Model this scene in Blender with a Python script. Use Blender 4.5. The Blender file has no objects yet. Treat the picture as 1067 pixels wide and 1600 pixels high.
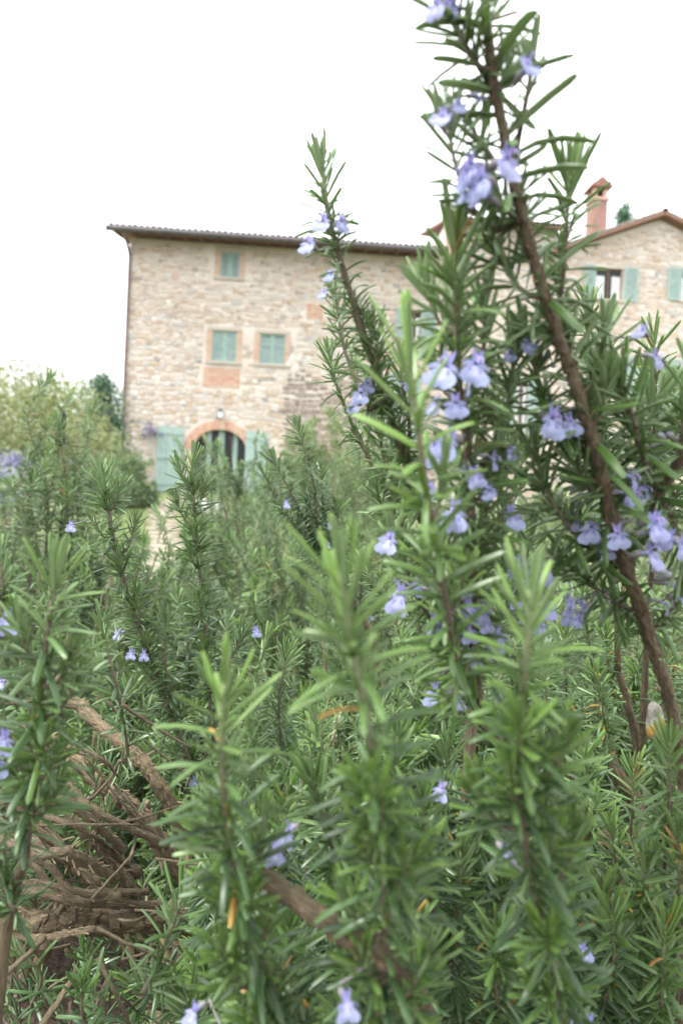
import bpy, bmesh, math, random
import numpy as np
from mathutils import Vector, Matrix

random.seed(7)
RNG = np.random.default_rng(11)
SC = bpy.context.scene
COL = SC.collection
R = math.radians

# ------------------------------------------------------------------ camera
FPX = 1067.0                     # focal length in pixels of a 1067 x 1600 frame (24 mm on 36 mm)
EYE = np.array([0.0, 0.0, 0.80])
ROLL = 0.042
RIGHT = np.array([math.cos(ROLL), 0, math.sin(ROLL)])
UP = np.array([-math.sin(ROLL), 0, math.cos(ROLL)])
FWD = np.array([0.0, 1.0, 0.0])
cam_d = bpy.data.cameras.new('camera')
cam = bpy.data.objects.new('camera', cam_d)
COL.objects.link(cam)
cam_d.sensor_fit = 'VERTICAL'
cam_d.sensor_height = 36.0
cam_d.sensor_width = 24.0
cam_d.lens = 24.0
cam_d.clip_start = 0.01
cam_d.clip_end = 3000
cam.matrix_world = Matrix(((RIGHT[0], UP[0], -FWD[0], EYE[0]), (RIGHT[1], UP[1], -FWD[1], EYE[1]),
                           (RIGHT[2], UP[2], -FWD[2], EYE[2]), (0, 0, 0, 1)))
cam_d.dof.use_dof = True
cam_d.dof.focus_distance = 0.62
cam_d.dof.aperture_fstop = 6.3
cam_d.dof.aperture_blades = 7
SC.camera = cam

# ------------------------------------------------------------------ sky, sun, exposure
SUN_EL, SUN_AZ = R(52), R(-35)        # azimuth from +Y (ahead) towards +X
world = bpy.data.worlds.new('World')
SC.world = world
world.use_nodes = True
wn = world.node_tree
wn.nodes.clear()
w_out = wn.nodes.new('ShaderNodeOutputWorld')
w_bg = wn.nodes.new('ShaderNodeBackground')
w_sky = wn.nodes.new('ShaderNodeTexSky')
w_sky.sky_type = 'NISHITA'
w_sky.sun_disc = False
w_sky.sun_elevation = SUN_EL
w_sky.sun_rotation = SUN_AZ
w_sky.air_density = 1.0
w_sky.dust_density = 4.0
w_hsv = wn.nodes.new('ShaderNodeHueSaturation')
w_hsv.inputs['Saturation'].default_value = 0.12
w_mix = wn.nodes.new('ShaderNodeMix')
w_mix.data_type = 'RGBA'
w_mix.inputs[0].default_value = 0.72                 # even overcast cloud veil over the clear sky
w_mix.inputs[7].default_value = (9.6, 9.8, 10.1, 1)
wn.links.new(w_sky.outputs[0], w_hsv.inputs['Color'])
wn.links.new(w_hsv.outputs[0], w_mix.inputs[6])
wn.links.new(w_mix.outputs[2], w_bg.inputs['Color'])
w_bg.inputs['Strength'].default_value = 0.10
wn.links.new(w_bg.outputs[0], w_out.inputs[0])

sun_d = bpy.data.lights.new('sun', 'SUN')
sun_d.energy = 1.5
sun_d.angle = R(12)
sun_d.color = (1.0, 0.975, 0.94)
sun = bpy.data.objects.new('sun', sun_d)
COL.objects.link(sun)
sdir = Vector((math.sin(SUN_AZ) * math.cos(SUN_EL), -abs(math.cos(SUN_AZ)) * math.cos(SUN_EL) * 0.35, math.sin(SUN_EL)))
w_sky.sun_rotation = math.atan2(sdir.x, sdir.y)
sun.rotation_euler = sdir.to_track_quat('Z', 'Y').to_euler()

SC.view_settings.view_transform = 'Standard'
SC.view_settings.look = 'None'
SC.view_settings.gamma = 1.0
SC.view_settings.exposure = 1.9
SC.render.engine = 'CYCLES'
SC.cycles.use_denoising = True
SC.cycles.max_bounces = 8
SC.cycles.diffuse_bounces = 3
SC.cycles.glossy_bounces = 3
SC.cycles.transmission_bounces = 5
SC.cycles.transparent_max_bounces = 6


def at(px, py, d):
    """point of the place seen at that spot of the photograph, d metres ahead"""
    return EYE + d * ((px - 533.5) / FPX * RIGHT + (800 - py) / FPX * UP + FWD)


def to_px(p):
    q = np.asarray(p) - EYE
    y = q @ FWD
    return 533.5 + FPX * (q @ RIGHT) / y, 800 - FPX * (q @ UP) / y, y


def ground_z(x, y):
    x = np.asarray(x, float); y = np.asarray(y, float)
    t = np.clip((y - 2.0) / 24.0, 0, 1)
    z = 1.26 * t
    z = z + 0.02 * np.sin(x * 2.1 + 0.4) * np.cos(y * 1.7) * np.clip((y + 3) / 4, 0, 1) * np.clip(1.5 - t * 2, 0.1, 1)
    z = z - np.clip((y - 45) / 60, 0, 1) * 4.0
    return z


# ------------------------------------------------------------------ materials
def mat(name):
    m = bpy.data.materials.new(name)
    m.use_nodes = True
    nt = m.node_tree
    nt.nodes.clear()
    out = nt.nodes.new('ShaderNodeOutputMaterial')
    bs = nt.nodes.new('ShaderNodeBsdfPrincipled')
    nt.links.new(bs.outputs[0], out.inputs[0])
    return m, nt, bs, out


def N(nt, kind, **kw):
    n = nt.nodes.new('ShaderNode' + kind)
    for k, v in kw.items():
        setattr(n, k, v)
    return n


def mixc(nt, fac, a, b, blend='MIX'):
    n = nt.nodes.new('ShaderNodeMix')
    n.data_type = 'RGBA'
    n.blend_type = blend
    for i, v in ((0, fac), (6, a), (7, b)):
        if isinstance(v, (tuple, list)):
            n.inputs[i].default_value = tuple(v) + ((1,) if len(v) == 3 else ())
        elif isinstance(v, (int, float)):
            n.inputs[i].default_value = v
        else:
            nt.links.new(v, n.inputs[i])
    return n.outputs[2]


def math_n(nt, op, a, b=None, c=None, clamp=False):
    n = nt.nodes.new('ShaderNodeMath')
    n.operation = op
    n.use_clamp = clamp
    for i, v in enumerate((a, b, c)):
        if v is None:
            continue
        if isinstance(v, (int, float)):
            n.inputs[i].default_value = v
        else:
            nt.links.new(v, n.inputs[i])
    return n.outputs[0]


def maprange(nt, v, a, b, c=0.0, d=1.0):
    n = nt.nodes.new('ShaderNodeMapRange')
    nt.links.new(v, n.inputs[0])
    for i, x in enumerate((a, b, c, d)):
        n.inputs[1 + i].default_value = x
    return n.outputs[0]


def noise(nt, scale, detail=3, rough=0.55, coord=None, stretch=None, out='Fac'):
    n = nt.nodes.new('ShaderNodeTexNoise')
    n.inputs['Scale'].default_value = scale
    n.inputs['Detail'].default_value = detail
    n.inputs['Roughness'].default_value = rough
    tc = nt.nodes.new('ShaderNodeTexCoord')
    src = tc.outputs[coord or 'Object']
    if stretch:
        mp = nt.nodes.new('ShaderNodeMapping')
        mp.inputs['Scale'].default_value = stretch
        nt.links.new(src, mp.inputs[0])
        src = mp.outputs[0]
    nt.links.new(src, n.inputs['Vector'])
    return n.outputs[out]


def bump(nt, bs, h, strength=0.4, dist=0.01):
    b = nt.nodes.new('ShaderNodeBump')
    b.inputs['Strength'].default_value = strength
    b.inputs['Distance'].default_value = dist
    nt.links.new(h, b.inputs['Height'])
    nt.links.new(b.outputs[0], bs.inputs['Normal'])


def attr_sum(nt):
    """age, random and edge of a piece: mesh attribute plus the object's own colour"""
    a = N(nt, 'Attribute', attribute_name='lc')
    oi = N(nt, 'ObjectInfo')
    v = nt.nodes.new('ShaderNodeVectorMath')
    v.operation = 'ADD'
    nt.links.new(a.outputs['Color'], v.inputs[0])
    nt.links.new(oi.outputs['Color'], v.inputs[1])
    s = nt.nodes.new('ShaderNodeSeparateXYZ')
    nt.links.new(v.outputs[0], s.inputs[0])
    return s.outputs[0], s.outputs[1], s.outputs[2]


def leaf_material(name, mature, dark, young, under, dead=0.982, rough=0.42, transl=0.22):
    m, nt, bs, out = mat(name)
    age, rnd, edge = attr_sum(nt)
    c = mixc(nt, rnd, dark, mature)
    c = mixc(nt, age, c, young)
    nz = noise(nt, 260, 2)
    c = mixc(nt, maprange(nt, nz, 0.35, 0.7, 0, 0.2), c, (0.12, 0.17, 0.035))
    isdead = math_n(nt, 'GREATER_THAN', rnd, dead)
    nz2 = noise(nt, 90, 1)
    c = mixc(nt, isdead, c, mixc(nt, maprange(nt, nz2, 0.4, 0.6), (0.44, 0.27, 0.04), (0.27, 0.11, 0.03)))
    c = mixc(nt, math_n(nt, 'MULTIPLY', edge, 0.40), c, under)
    geo = N(nt, 'NewGeometry')
    c2 = mixc(nt, geo.outputs['Backfacing'], c, mixc(nt, isdead, under, (0.30, 0.17, 0.05)))
    nt.links.new(c2, bs.inputs['Base Color'])
    rr = mixc(nt, geo.outputs['Backfacing'], (rough,) * 3, (0.8,) * 3)
    nt.links.new(rr, bs.inputs['Roughness'])
    bs.inputs['Specular IOR Level'].default_value = 0.42
    tr = N(nt, 'BsdfTranslucent')
    tcol = mixc(nt, 0.5, c, (0.11, 0.22, 0.04))
    nt.links.new(tcol, tr.inputs['Color'])
    mx = N(nt, 'MixShader')
    mx.inputs[0].default_value = transl
    nt.links.new(bs.outputs[0], mx.inputs[1])
    nt.links.new(tr.outputs[0], mx.inputs[2])
    nt.links.new(mx.outputs[0], out.inputs[0])
    return m


M = {}
M['leaf'] = leaf_material('rosemary_leaf', (0.050, 0.112, 0.030), (0.009, 0.034, 0.014), (0.165, 0.290, 0.045), (0.27, 0.36, 0.20), transl=0.14, rough=0.34)


def stem_material():
    m, nt, bs, out = mat('rosemary_stem')
    age, rnd, edge = attr_sum(nt)
    nz = noise(nt, 420, 4, 0.65)
    bark = mixc(nt, maprange(nt, nz, 0.3, 0.7), (0.072, 0.056, 0.038), (0.19, 0.155, 0.11))
    nzl = noise(nt, 70, 3)
    bark = mixc(nt, maprange(nt, nzl, 0.55, 0.75, 0, 0.55), bark, (0.19, 0.15, 0.095))
    green = mixc(nt, maprange(nt, nz, 0.3, 0.7), (0.12, 0.165, 0.065), (0.20, 0.24, 0.12))
    c = mixc(nt, age, bark, green)
    nt.links.new(c, bs.inputs['Base Color'])
    bs.inputs['Roughness'].default_value = 0.85
    bump(nt, bs, nz, 0.6, 0.0015)
    return m


M['stem'] = stem_material()


def wood_material():
    m, nt, bs, out = mat('rosemary_bark')
    nz = noise(nt, 130, 6, 0.7)
    nf = noise(nt, 500, 4, 0.6)
    nl = noise(nt, 38, 3)
    a = N(nt, 'Attribute', attribute_name='bk')          # round the wood and along it
    fib = N(nt, 'TexNoise')
    fib.inputs['Scale'].default_value = 3.2; fib.inputs['Detail'].default_value = 6; fib.inputs['Roughness'].default_value = 0.7
    nt.links.new(a.outputs['Vector'], fib.inputs['Vector'])
    ff = fib.outputs['Fac']
    c = mixc(nt, maprange(nt, ff, 0.36, 0.64), (0.062, 0.046, 0.029), (0.34, 0.26, 0.155))
    c = mixc(nt, maprange(nt, nz, 0.40, 0.72, 0, 0.6), c, (0.16, 0.118, 0.068))
    c = mixc(nt, maprange(nt, nl, 0.52, 0.70, 0, 0.55), c, (0.28, 0.225, 0.125))
    c = mixc(nt, maprange(nt, nf, 0.55, 0.8, 0, 0.5), c, (0.28, 0.22, 0.15))
    nt.links.new(c, bs.inputs['Base Color'])
    bs.inputs['Roughness'].default_value = 0.92
    h = math_n(nt, 'ADD', math_n(nt, 'MULTIPLY', ff, 1.6), math_n(nt, 'MULTIPLY', nf, 0.4))
    bump(nt, bs, h, 1.0, 0.004)
    return m


M['bark'] = wood_material()


def plain(name, col, rough=0.7, nscale=None, col2=None, spec=0.4, bumpd=None, metal=0.0, lo=0.35, hi=0.65):
    m, nt, bs, out = mat(name)
    if nscale:
        nz = noise(nt, nscale, 4, 0.6)
        nt.links.new(mixc(nt, maprange(nt, nz, lo, hi), col, col2 or tuple(x * 0.7 for x in col)), bs.inputs['Base Color'])
        if bumpd:
            bump(nt, bs, nz, 0.6, bumpd)
    else:
        bs.inputs['Base Color'].default_value = tuple(col) + (1,)
    bs.inputs['Roughness'].default_value = rough
    bs.inputs['Specular IOR Level'].default_value = spec
    bs.inputs['Metallic'].default_value = metal
    return m


def petal(name, a, b, spots=False):
    m, nt, bs, out = mat(name)
    nz = noise(nt, 300, 3)
    c = mixc(nt, maprange(nt, nz, 0.3, 0.7), a, b)
    oi = N(nt, 'ObjectInfo')
    c = mixc(nt, maprange(nt, oi.outputs['Random'], 0.45, 1.0, 0, 0.4), c, (0.42, 0.40, 0.64))
    if spots:
        at_ = N(nt, 'Attribute', attribute_name='lc')
        s = nt.nodes.new('ShaderNodeSeparateXYZ')
        nt.links.new(at_.outputs['Color'], s.inputs[0])
        c = mixc(nt, s.outputs[2], c, (0.13, 0.09, 0.42))
        c = mixc(nt, math_n(nt, 'MULTIPLY', s.outputs[0], 0.35), c, (0.62, 0.65, 0.84))
    nt.links.new(c, bs.inputs['Base Color'])
    bs.inputs['Roughness'].default_value = 0.7
    bs.inputs['Specular IOR Level'].default_value = 0.2
    tr = N(nt, 'BsdfTranslucent')
    nt.links.new(c, tr.inputs['Color'])
    mx = N(nt, 'MixShader')
    mx.inputs[0].default_value = 0.3
    nt.links.new(bs.outputs[0], mx.inputs[1])
    nt.links.new(tr.outputs[0], mx.inputs[2])
    nt.links.new(mx.outputs[0], out.inputs[0])
    return m


M['lip'] = petal('pale_lilac_petal', (0.285, 0.325, 0.54), (0.385, 0.42, 0.61), True)
M['hood'] = petal('violet_petal', (0.215, 0.205, 0.47), (0.31, 0.30, 0.56))
M['calyx'] = plain('calyx_green', (0.20, 0.24, 0.19), 0.8, 600, (0.25, 0.18, 0.24))
M['bud'] = plain('flower_bud', (0.34, 0.34, 0.46), 0.8, 500, (0.26, 0.30, 0.26))
M['stamen'] = plain('stamen_violet', (0.45, 0.38, 0.75), 0.6)


# ------------------------------------------------------------------ object helpers
def link(name, data=None, parent=None, mats=(), loc=None):
    o = bpy.data.objects.new(name, data)
    COL.objects.link(o)
    if parent is not None:
        o.parent = parent
    if data is not None and mats and len(data.materials) == 0:
        for m in mats:
            data.materials.append(m)
    if loc is not None:
        o.location = Vector(tuple(loc))
    o.color = (0, 0, 0, 1)
    return o


def tag(o, label=None, cat=None, group=None, kind=None):
    if label: o['label'] = label
    if cat: o['category'] = cat
    if group: o['group'] = group
    if kind: o['kind'] = kind
    return o


def thing(name, loc, label, cat, group=None):
    return tag(link(name, None, None, (), loc), label, cat, group)


def mesh_np(name, V, F, mi=None, lc=None, smooth=True):
    V = np.ascontiguousarray(V, dtype=np.float32)
    F = np.ascontiguousarray(F, dtype=np.int32)
    me = bpy.data.meshes.new(name)
    me.vertices.add(len(V))
    me.vertices.foreach_set('co', V.ravel())
    k = F.shape[1]
    me.loops.add(F.size)
    me.loops.foreach_set('vertex_index', F.ravel())
    me.polygons.add(len(F))
    me.polygons.foreach_set('loop_start', np.arange(0, F.size, k, dtype=np.int32))
    if mi is not None:
        me.polygons.foreach_set('material_index', np.ascontiguousarray(mi, dtype=np.int32))
    me.polygons.foreach_set('use_smooth', np.full(len(F), smooth))
    if lc is not None:
        a = me.attributes.new('lc', 'FLOAT_COLOR', 'POINT')
        a.data.foreach_set('color', np.ascontiguousarray(lc, dtype=np.float32).ravel())
    me.update(calc_edges=True)
    return me


class MB:
    """collects boxes, prisms and tubes into ONE mesh"""
    def __init__(self):
        self.v = []; self.f = []

    def add(self, vs, fs):
        n = len(self.v)
        self.v.extend([tuple(map(float, p)) for p in vs])
        self.f.extend([tuple(i + n for i in f) for f in fs])

    def box(self, lo, hi, fr=None):
        x0, y0, z0 = lo; x1, y1, z1 = hi
        vs = [(x0, y0, z0), (x1, y0, z0), (x1, y1, z0), (x0, y1, z0), (x0, y0, z1), (x1, y0, z1), (x1, y1, z1), (x0, y1, z1)]
        if fr: vs = [fr(*p) for p in vs]
        self.add(vs, [(0, 3, 2, 1), (4, 5, 6, 7), (0, 1, 5, 4), (1, 2, 6, 5), (2, 3, 7, 6), (3, 0, 4, 7)])

    def extrude(self, poly, d, fr=None):
        """poly: list of (u, z); from depth d[0] to d[1]"""
        n = len(poly)
        vs = [(u, d[0], z) for u, z in poly] + [(u, d[1], z) for u, z in poly]
        if fr: vs = [fr(*p) for p in vs]
        self.add(vs, [tuple(range(n)), tuple(range(2 * n - 1, n - 1, -1))] + [(i, i + n, (i + 1) % n + n, (i + 1) % n) for i in range(n)])

    def build(self, name, material, parent=None, smooth=False, bevel=0.0):
        me = bpy.data.meshes.new(name)
        me.from_pydata(self.v, [], self.f)
        bm = bmesh.new(); bm.from_mesh(me)
        bmesh.ops.recalc_face_normals(bm, faces=bm.faces)
        if bevel:
            bmesh.ops.bevel(bm, geom=list(bm.edges), offset=bevel, segments=1, affect='EDGES')
        for f in bm.faces: f.smooth = smooth
        bm.to_mesh(me); bm.free()
        return link(name, me, parent, (material,))


def catmull(P, n):
    P = np.asarray(P, float)
    Q = np.vstack([2 * P[0] - P[1], P, 2 * P[-1] - P[-2]])
    seg = len(P) - 1
    ts = np.linspace(0, seg, n)
    i = np.minimum(ts.astype(int), seg - 1)
    t = (ts - i)[:, None]
    a, b, c, d = Q[i], Q[i + 1], Q[i + 2], Q[i + 3]
    return 0.5 * ((2 * b) + (-a + c) * t + (2 * a - 5 * b + 4 * c - d) * t ** 2 + (-a + 3 * b - 3 * c + d) * t ** 3)


def frames(path):
    T = np.gradient(path, axis=0)
    T /= np.linalg.norm(T, axis=1)[:, None] + 1e-12
    ref = np.array([0.31, 0.83, 0.46])
    if abs(T[0] @ ref) > 0.9 * np.linalg.norm(ref): ref = np.array([1.0, 0, 0.1])
    A = np.zeros_like(T)
    a = ref - T[0] * (ref @ T[0]); a /= np.linalg.norm(a)
    for i in range(len(T)):
        a = a - T[i] * (a @ T[i]); a /= np.linalg.norm(a)
        A[i] = a
    B = np.cross(T, A)
    return T, A, B


def tube(path, rad, k=7, lump=0.0, rng=RNG):
    T, A, B = frames(path)
    n = len(path)
    th = np.linspace(0, 2 * np.pi, k, endpoint=False)
    rr = np.asarray(rad)[:, None] * (1 + lump * rng.uniform(-1, 1, (n, k)))
    V = path[:, None, :] + rr[..., None] * (np.cos(th)[None, :, None] * A[:, None, :] + np.sin(th)[None, :, None] * B[:, None, :])
    V = V.reshape(-1, 3)
    i = np.arange(n - 1)[:, None] * k
    j = np.arange(k)[None, :]
    j2 = (j + 1) % k
    F = np.stack([i + j, i + j2, i + k + j2, i + k + j], -1).reshape(-1, 4)
    # end caps
    V = np.vstack([V, path[0], path[-1]])
    c0, c1 = len(V) - 2, len(V) - 1
    jj = np.arange(k); jn = (jj + 1) % k
    cap0 = np.stack([np.full(k, c0), jn, jj, np.full(k, c0)], -1)[:, :3]
    cap1 = np.stack([np.full(k, c1), (n - 1) * k + jj, (n - 1) * k + jn], -1)
    capq = np.vstack([np.hstack([cap0, cap0[:, 2:3]]), np.hstack([cap1, cap1[:, 2:3]])])
    # quads with a repeated corner are avoided: split caps to fans of quads over pairs
    capq = []
    for c, base, rev in ((c0, 0, True), (c1, (n - 1) * k, False)):
        for q in range(0, k - 1, 2):
            f = [c, base + q, base + q + 1, base + (q + 2) % k]
            capq.append(f[::-1] if rev else f)
        if k % 2:
            pass
    if k % 2 == 0:
        F = np.vstack([F, np.array(capq)])
    return V, F


# ------------------------------------------------------------------ rosemary leaves
def leaf_template(lod):
    """rows along the leaf (t), columns across; x in half-widths, y 0..1, z in half-widths, edge flag"""
    if lod == 0:
        cols = [(-0.80, -0.55, 0.9), (-1.0, -0.10, 0.55), (-0.5, 0.22, 0.0), (0, 0.0, 0.12), (0.5, 0.22, 0.0), (1.0, -0.10, 0.55), (0.80, -0.55, 0.9)]
        rows = [(0, 0.42), (0.10, 0.72), (0.35, 0.98), (0.65, 1.0), (0.88, 0.93), (0.97, 0.62), (1.0, 0.18)]
    elif lod == 1:
        cols = [(-1.0, -0.30, 0.8), (-0.45, 0.12, 0.0), (0.45, 0.12, 0.0), (1.0, -0.30, 0.8)]
        rows = [(0, 0.45), (0.25, 0.92), (0.65, 1.0), (0.93, 0.80), (1.0, 0.22)]
    else:
        cols = [(-1.0, -0.2, 0.6), (0, 0.2, 0.0), (1.0, -0.2, 0.6)]
        rows = [(0, 0.6), (0.55, 1.0), (1.0, 0.25)]
    V = []; E = []
    for t, w in rows:
        for x, z, e in cols:
            V.append((x * w, t, z * w)); E.append(e)
    nc = len(cols)
    F = []
    for r in range(len(rows) - 1):
        for c in range(nc - 1):
            a = r * nc + c
            F.append((a, a + 1, a + nc + 1, a + nc))
    return np.array(V), np.array(F), np.array(E)


LT = [leaf_template(i) for i in range(3)]


def leaves_mesh_arrays(rec, lod):
    """rec: dict of arrays p,d,n,L,w,curl,age,rnd -> V,F,lc"""
    tv, tf, te = LT[lod]
    k = len(rec['L']); m = len(tv)
    x = np.cross(rec['d'], rec['n'])
    L = rec['L'][:, None, None]; w = rec['w'][:, None, None]; c = rec['curl'][:, None, None]
    tx, ty, tz = (tv[:, i][None, :, None] for i in range(3))
    V = (rec['p'][:, None, :] + x[:, None, :] * (w * tx) + rec['n'][:, None, :] * (w * tz + L * c * ty ** 2)
         + rec['d'][:, None, :] * (L * ty * (1 - 0.45 * np.abs(c) * ty)))
    F = tf[None] + (np.arange(k) * m)[:, None, None]
    lc = np.empty((k, m, 4), np.float32)
    lc[..., 0] = rec['age'][:, None]; lc[..., 1] = rec['rnd'][:, None]; lc[..., 2] = te[None]; lc[..., 3] = 1
    return V.reshape(-1, 3), F.reshape(-1, 4), lc.reshape(-1, 4)


CURLS = [-0.45, -0.30, -0.15, 0.0, 0.12]
WID = 0.055
LEAF_ME = []
for cv in CURLS:
    z1 = np.zeros(1)
    V, F, lc = leaves_mesh_arrays(dict(p=np.zeros((1, 3)), d=np.array([[0, 1.0, 0]]), n=np.array([[0, 0, 1.0]]), L=np.ones(1), w=np.full(1, WID),
                                       curl=np.full(1, cv), age=z1, rnd=z1), 0)
    me = mesh_np('leaf', V, F, None, lc)
    me.materials.append(M['leaf'])
    LEAF_ME.append(me)


def sm(x, a, b):
    t = np.clip((x - a) / (b - a), 0, 1)
    return t * t * (3 - 2 * t)


def sprig_leaves(path, L, rng, sp=0.0041, tip_sp=0.0016, bare=0.04, tufts=0.45, young=0.05, amin=10, amax=72, curl=-0.30, skip_low=0.0,
                 young_amt=1.0, base_age=0.0, dead=0.0, wf=1.0, tip_len=0.5, step=1.5708, phi_j=0.22):
    """opposite, crosswise leaf pairs along a shoot, a tuft of upright young leaves at its tip, small tufts in the axils"""
    T, A, B = frames(path)
    seg = np.linalg.norm(np.diff(path, axis=0), axis=1)
    s_cum = np.concatenate([[0], np.cumsum(seg)]); S = s_cum[-1]
    out = {k: [] for k in ('p', 'd', 'n', 'L', 'w', 'curl', 'age', 'rnd')}

    def put(p, d, n, Ln, w, c, age):
        r = rng.uniform(0.0, 0.97)
        if rng.uniform() < dead: r = 0.99; Ln *= 0.72; w *= 0.72; c -= 0.1
        for k_, v in zip(out, (p, d, n, Ln, w, c, age, r)): out[k_].append(v)

    def interp(arr, s):
        return np.array([np.interp(s, s_cum, arr[:, i]) for i in range(3)])
    s = 0.0005; i = 0; phi0 = rng.uniform(0, 6.28)
    if step > 3: phi0 = math.atan2(RIGHT @ B[-1], RIGHT @ A[-1])
    while s < S * (1 - skip_low):
        pos = interp(path, S - s); t = interp(T, S - s); a = interp(A, S - s); b = interp(B, S - s)
        t /= np.linalg.norm(t)
        u = sm(s, 0, 0.045)
        for side in (0, 1):
            if s > 0.03 and rng.uniform() < bare: continue
            phi = phi0 + i * step + side * math.pi + rng.normal(0, phi_j)
            rad = math.cos(phi) * a + math.sin(phi) * b
            al = math.radians(amin + (amax - amin) * (0.30 * sm(s, 0, 0.008) + 0.70 * sm(s, 0.003, 0.045)) + rng.normal(0, 8 + 5 * u))
            al = min(max(al, 0.03), 1.75)
            d = t * math.cos(al) + rad * math.sin(al)
            n = t * math.sin(al) - rad * math.cos(al)
            # older leaves sag a little and turn their faces up
            g = u * 0.16 * rng.uniform(0, 1)
            d = d + np.array([0, 0, -g]); d /= np.linalg.norm(d)
            n = n - d * (n @ d); n /= np.linalg.norm(n)
            tw = rng.normal(0, 0.25)
            n = n * math.cos(tw) + np.cross(d, n) * math.sin(tw)
            Ln = L * (tip_len + (1 - tip_len) * sm(s, 0.0, 0.009)) * rng.uniform(0.78, 1.12)
            if s > S * 0.85 and S > 0.1: Ln *= rng.uniform(0.7, 1.0)
            age = base_age + young_amt * (1 - sm(s, 0.0, young)) * rng.uniform(0.7, 1.0)
            c = curl * u * rng.uniform(0.3, 1.5) + 0.05 * (1 - u) + rng.normal(0, 0.04)
            put(pos, d, n, Ln, Ln * WID * wf * rng.uniform(0.85, 1.15), c, age)
            if s > 0.022 and rng.uniform() < tufts:
                ax = t * 0.72 + rad * 0.69; ax /= np.linalg.norm(ax)
                q = np.cross(ax, t); q /= np.linalg.norm(q) + 1e-9; q2 = np.cross(ax, q)
                sc_ = rng.uniform(0.35, 0.72)
                for j in range(rng.integers(4, 7)):
                    ph = j * 2.2 + rng.uniform(0, 0.6); al2 = math.radians(rng.uniform(8, 42))
                    rd = math.cos(ph) * q + math.sin(ph) * q2
                    d2 = ax * math.cos(al2) + rd * math.sin(al2); n2 = ax * math.sin(al2) - rd * math.cos(al2)
                    l2 = L * sc_ * rng.uniform(0.7, 1.05)
                    put(pos + ax * 0.002 * j * 0.5, d2, n2, l2, l2 * WID * wf * 1.1, rng.normal(-0.05, 0.08), base_age + rng.uniform(0.25, 0.7) * young_amt)
        s += tip_sp + (sp - tip_sp) * sm(s, 0.0, 0.03) * rng.uniform(0.8, 1.2)
        i += 1
    return {k: np.array(v) for k, v in out.items()}


def stem_arrays(path, r0, r1, k=6, green=0.35, lump=0.06):
    n = len(path)
    t = np.linspace(0, 1, n)
    V, F = tube(path, r0 + (r1 - r0) * t, k, lump)
    lc = np.zeros((len(V), 4), np.float32); lc[:, 3] = 1
    g = np.repeat(sm(t, 1 - green, 1.0), k)
    lc[:n * k, 0] = g; lc[n * k:, 0] = (0, 1)
    return V, F, lc


# ------------------------------------------------------------------ the setting
def build_ground():
    xs = np.concatenate([np.linspace(-400, -16, 14), np.linspace(-14, 14, 90), np.linspace(16, 400, 14)])
    ys = np.concatenate([np.linspace(-40, -4, 6), np.linspace(-3, 30, 130), np.linspace(32, 120, 20), np.linspace(140, 900, 10)])
    X, Y = np.meshgrid(xs, ys)
    Z = ground_z(X, Y)
    V = np.stack([X, Y, Z], -1).reshape(-1, 3)
    nx = len(xs)
    i, j = np.meshgrid(np.arange(len(ys) - 1), np.arange(nx - 1), indexing='ij')
    a = (i * nx + j).ravel()
    F = np.stack([a, a + 1, a + nx + 1, a + nx], -1)
    m, nt, bs, out = mat('soil_and_lawn')
    nz = noise(nt, 9, 6, 0.7); nf = noise(nt, 70, 4, 0.7)
    soil = mixc(nt, maprange(nt, nf, 0.3, 0.7), (0.025, 0.017, 0.012), (0.12, 0.082, 0.052))
    grass = mixc(nt, maprange(nt, nf, 0.3, 0.7), (0.09, 0.13, 0.04), (0.19, 0.22, 0.085))
    gp = N(nt, 'NewGeometry'); sx = N(nt, 'SeparateXYZ')
    nt.links.new(gp.outputs['Position'], sx.inputs[0])
    f = math_n(nt, 'ADD', maprange(nt, sx.outputs[1], 3.0, 6.0, -0.4, 1.0), math_n(nt, 'MULTIPLY', nz, 0.5), clamp=True)
    nt.links.new(mixc(nt, f, soil, grass), bs.inputs['Base Color'])
    bs.inputs['Roughness'].default_value = 0.95
    bump(nt, bs, nf, 0.8, 0.03)
    o = link('ground', mesh_np('ground', V, F), None, (m,))
    tag(o, 'brown soil under the rosemary rising to lawn', 'ground', kind='structure')
    # far wooded hill beyond the house
    xs = np.linspace(-420, 420, 80); ys = np.linspace(150, 620, 40)
    X, Y = np.meshgrid(xs, ys)
    prof = 62 * np.exp(-((Y - 430) / 150) ** 2) * (0.82 + 0.14 * np.sin(X / 95 + 1.1) + 0.05 * np.sin(X / 31) + 0.03 * np.sin(Y / 17 + X / 13))
    V = np.stack([X, Y, prof - 6], -1).reshape(-1, 3)
    nx = len(xs)
    i, j = np.meshgrid(np.arange(len(ys) - 1), np.arange(nx - 1), indexing='ij')
    a = (i * nx + j).ravel()
    F = np.stack([a, a + 1, a + nx + 1, a + nx], -1)
    hm = plain('wooded_hill', (0.09, 0.14, 0.08), 0.95, 0.09, (0.19, 0.24, 0.12), bumpd=3.0)
    tag(link('hill', mesh_np('hill', V, F), None, (hm,)), 'soft green wooded hill beyond the house corner', 'hill', kind='structure')


build_ground()

# ---------------- facade frame
FA = R(4.0)
UD = np.array([math.cos(FA), math.sin(FA), 0.0])
ND = np.array([math.sin(FA), -math.cos(FA), 0.0])      # out of the wall, towards the garden
CORNER = at(190, 700, 26.0); CORNER[2] = 0.0


def fr(u, d, z):
    """facade frame: u along, d behind the wall plane (negative = proud), z up"""
    return CORNER + UD * u - ND * d + np.array([0, 0, z])


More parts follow.
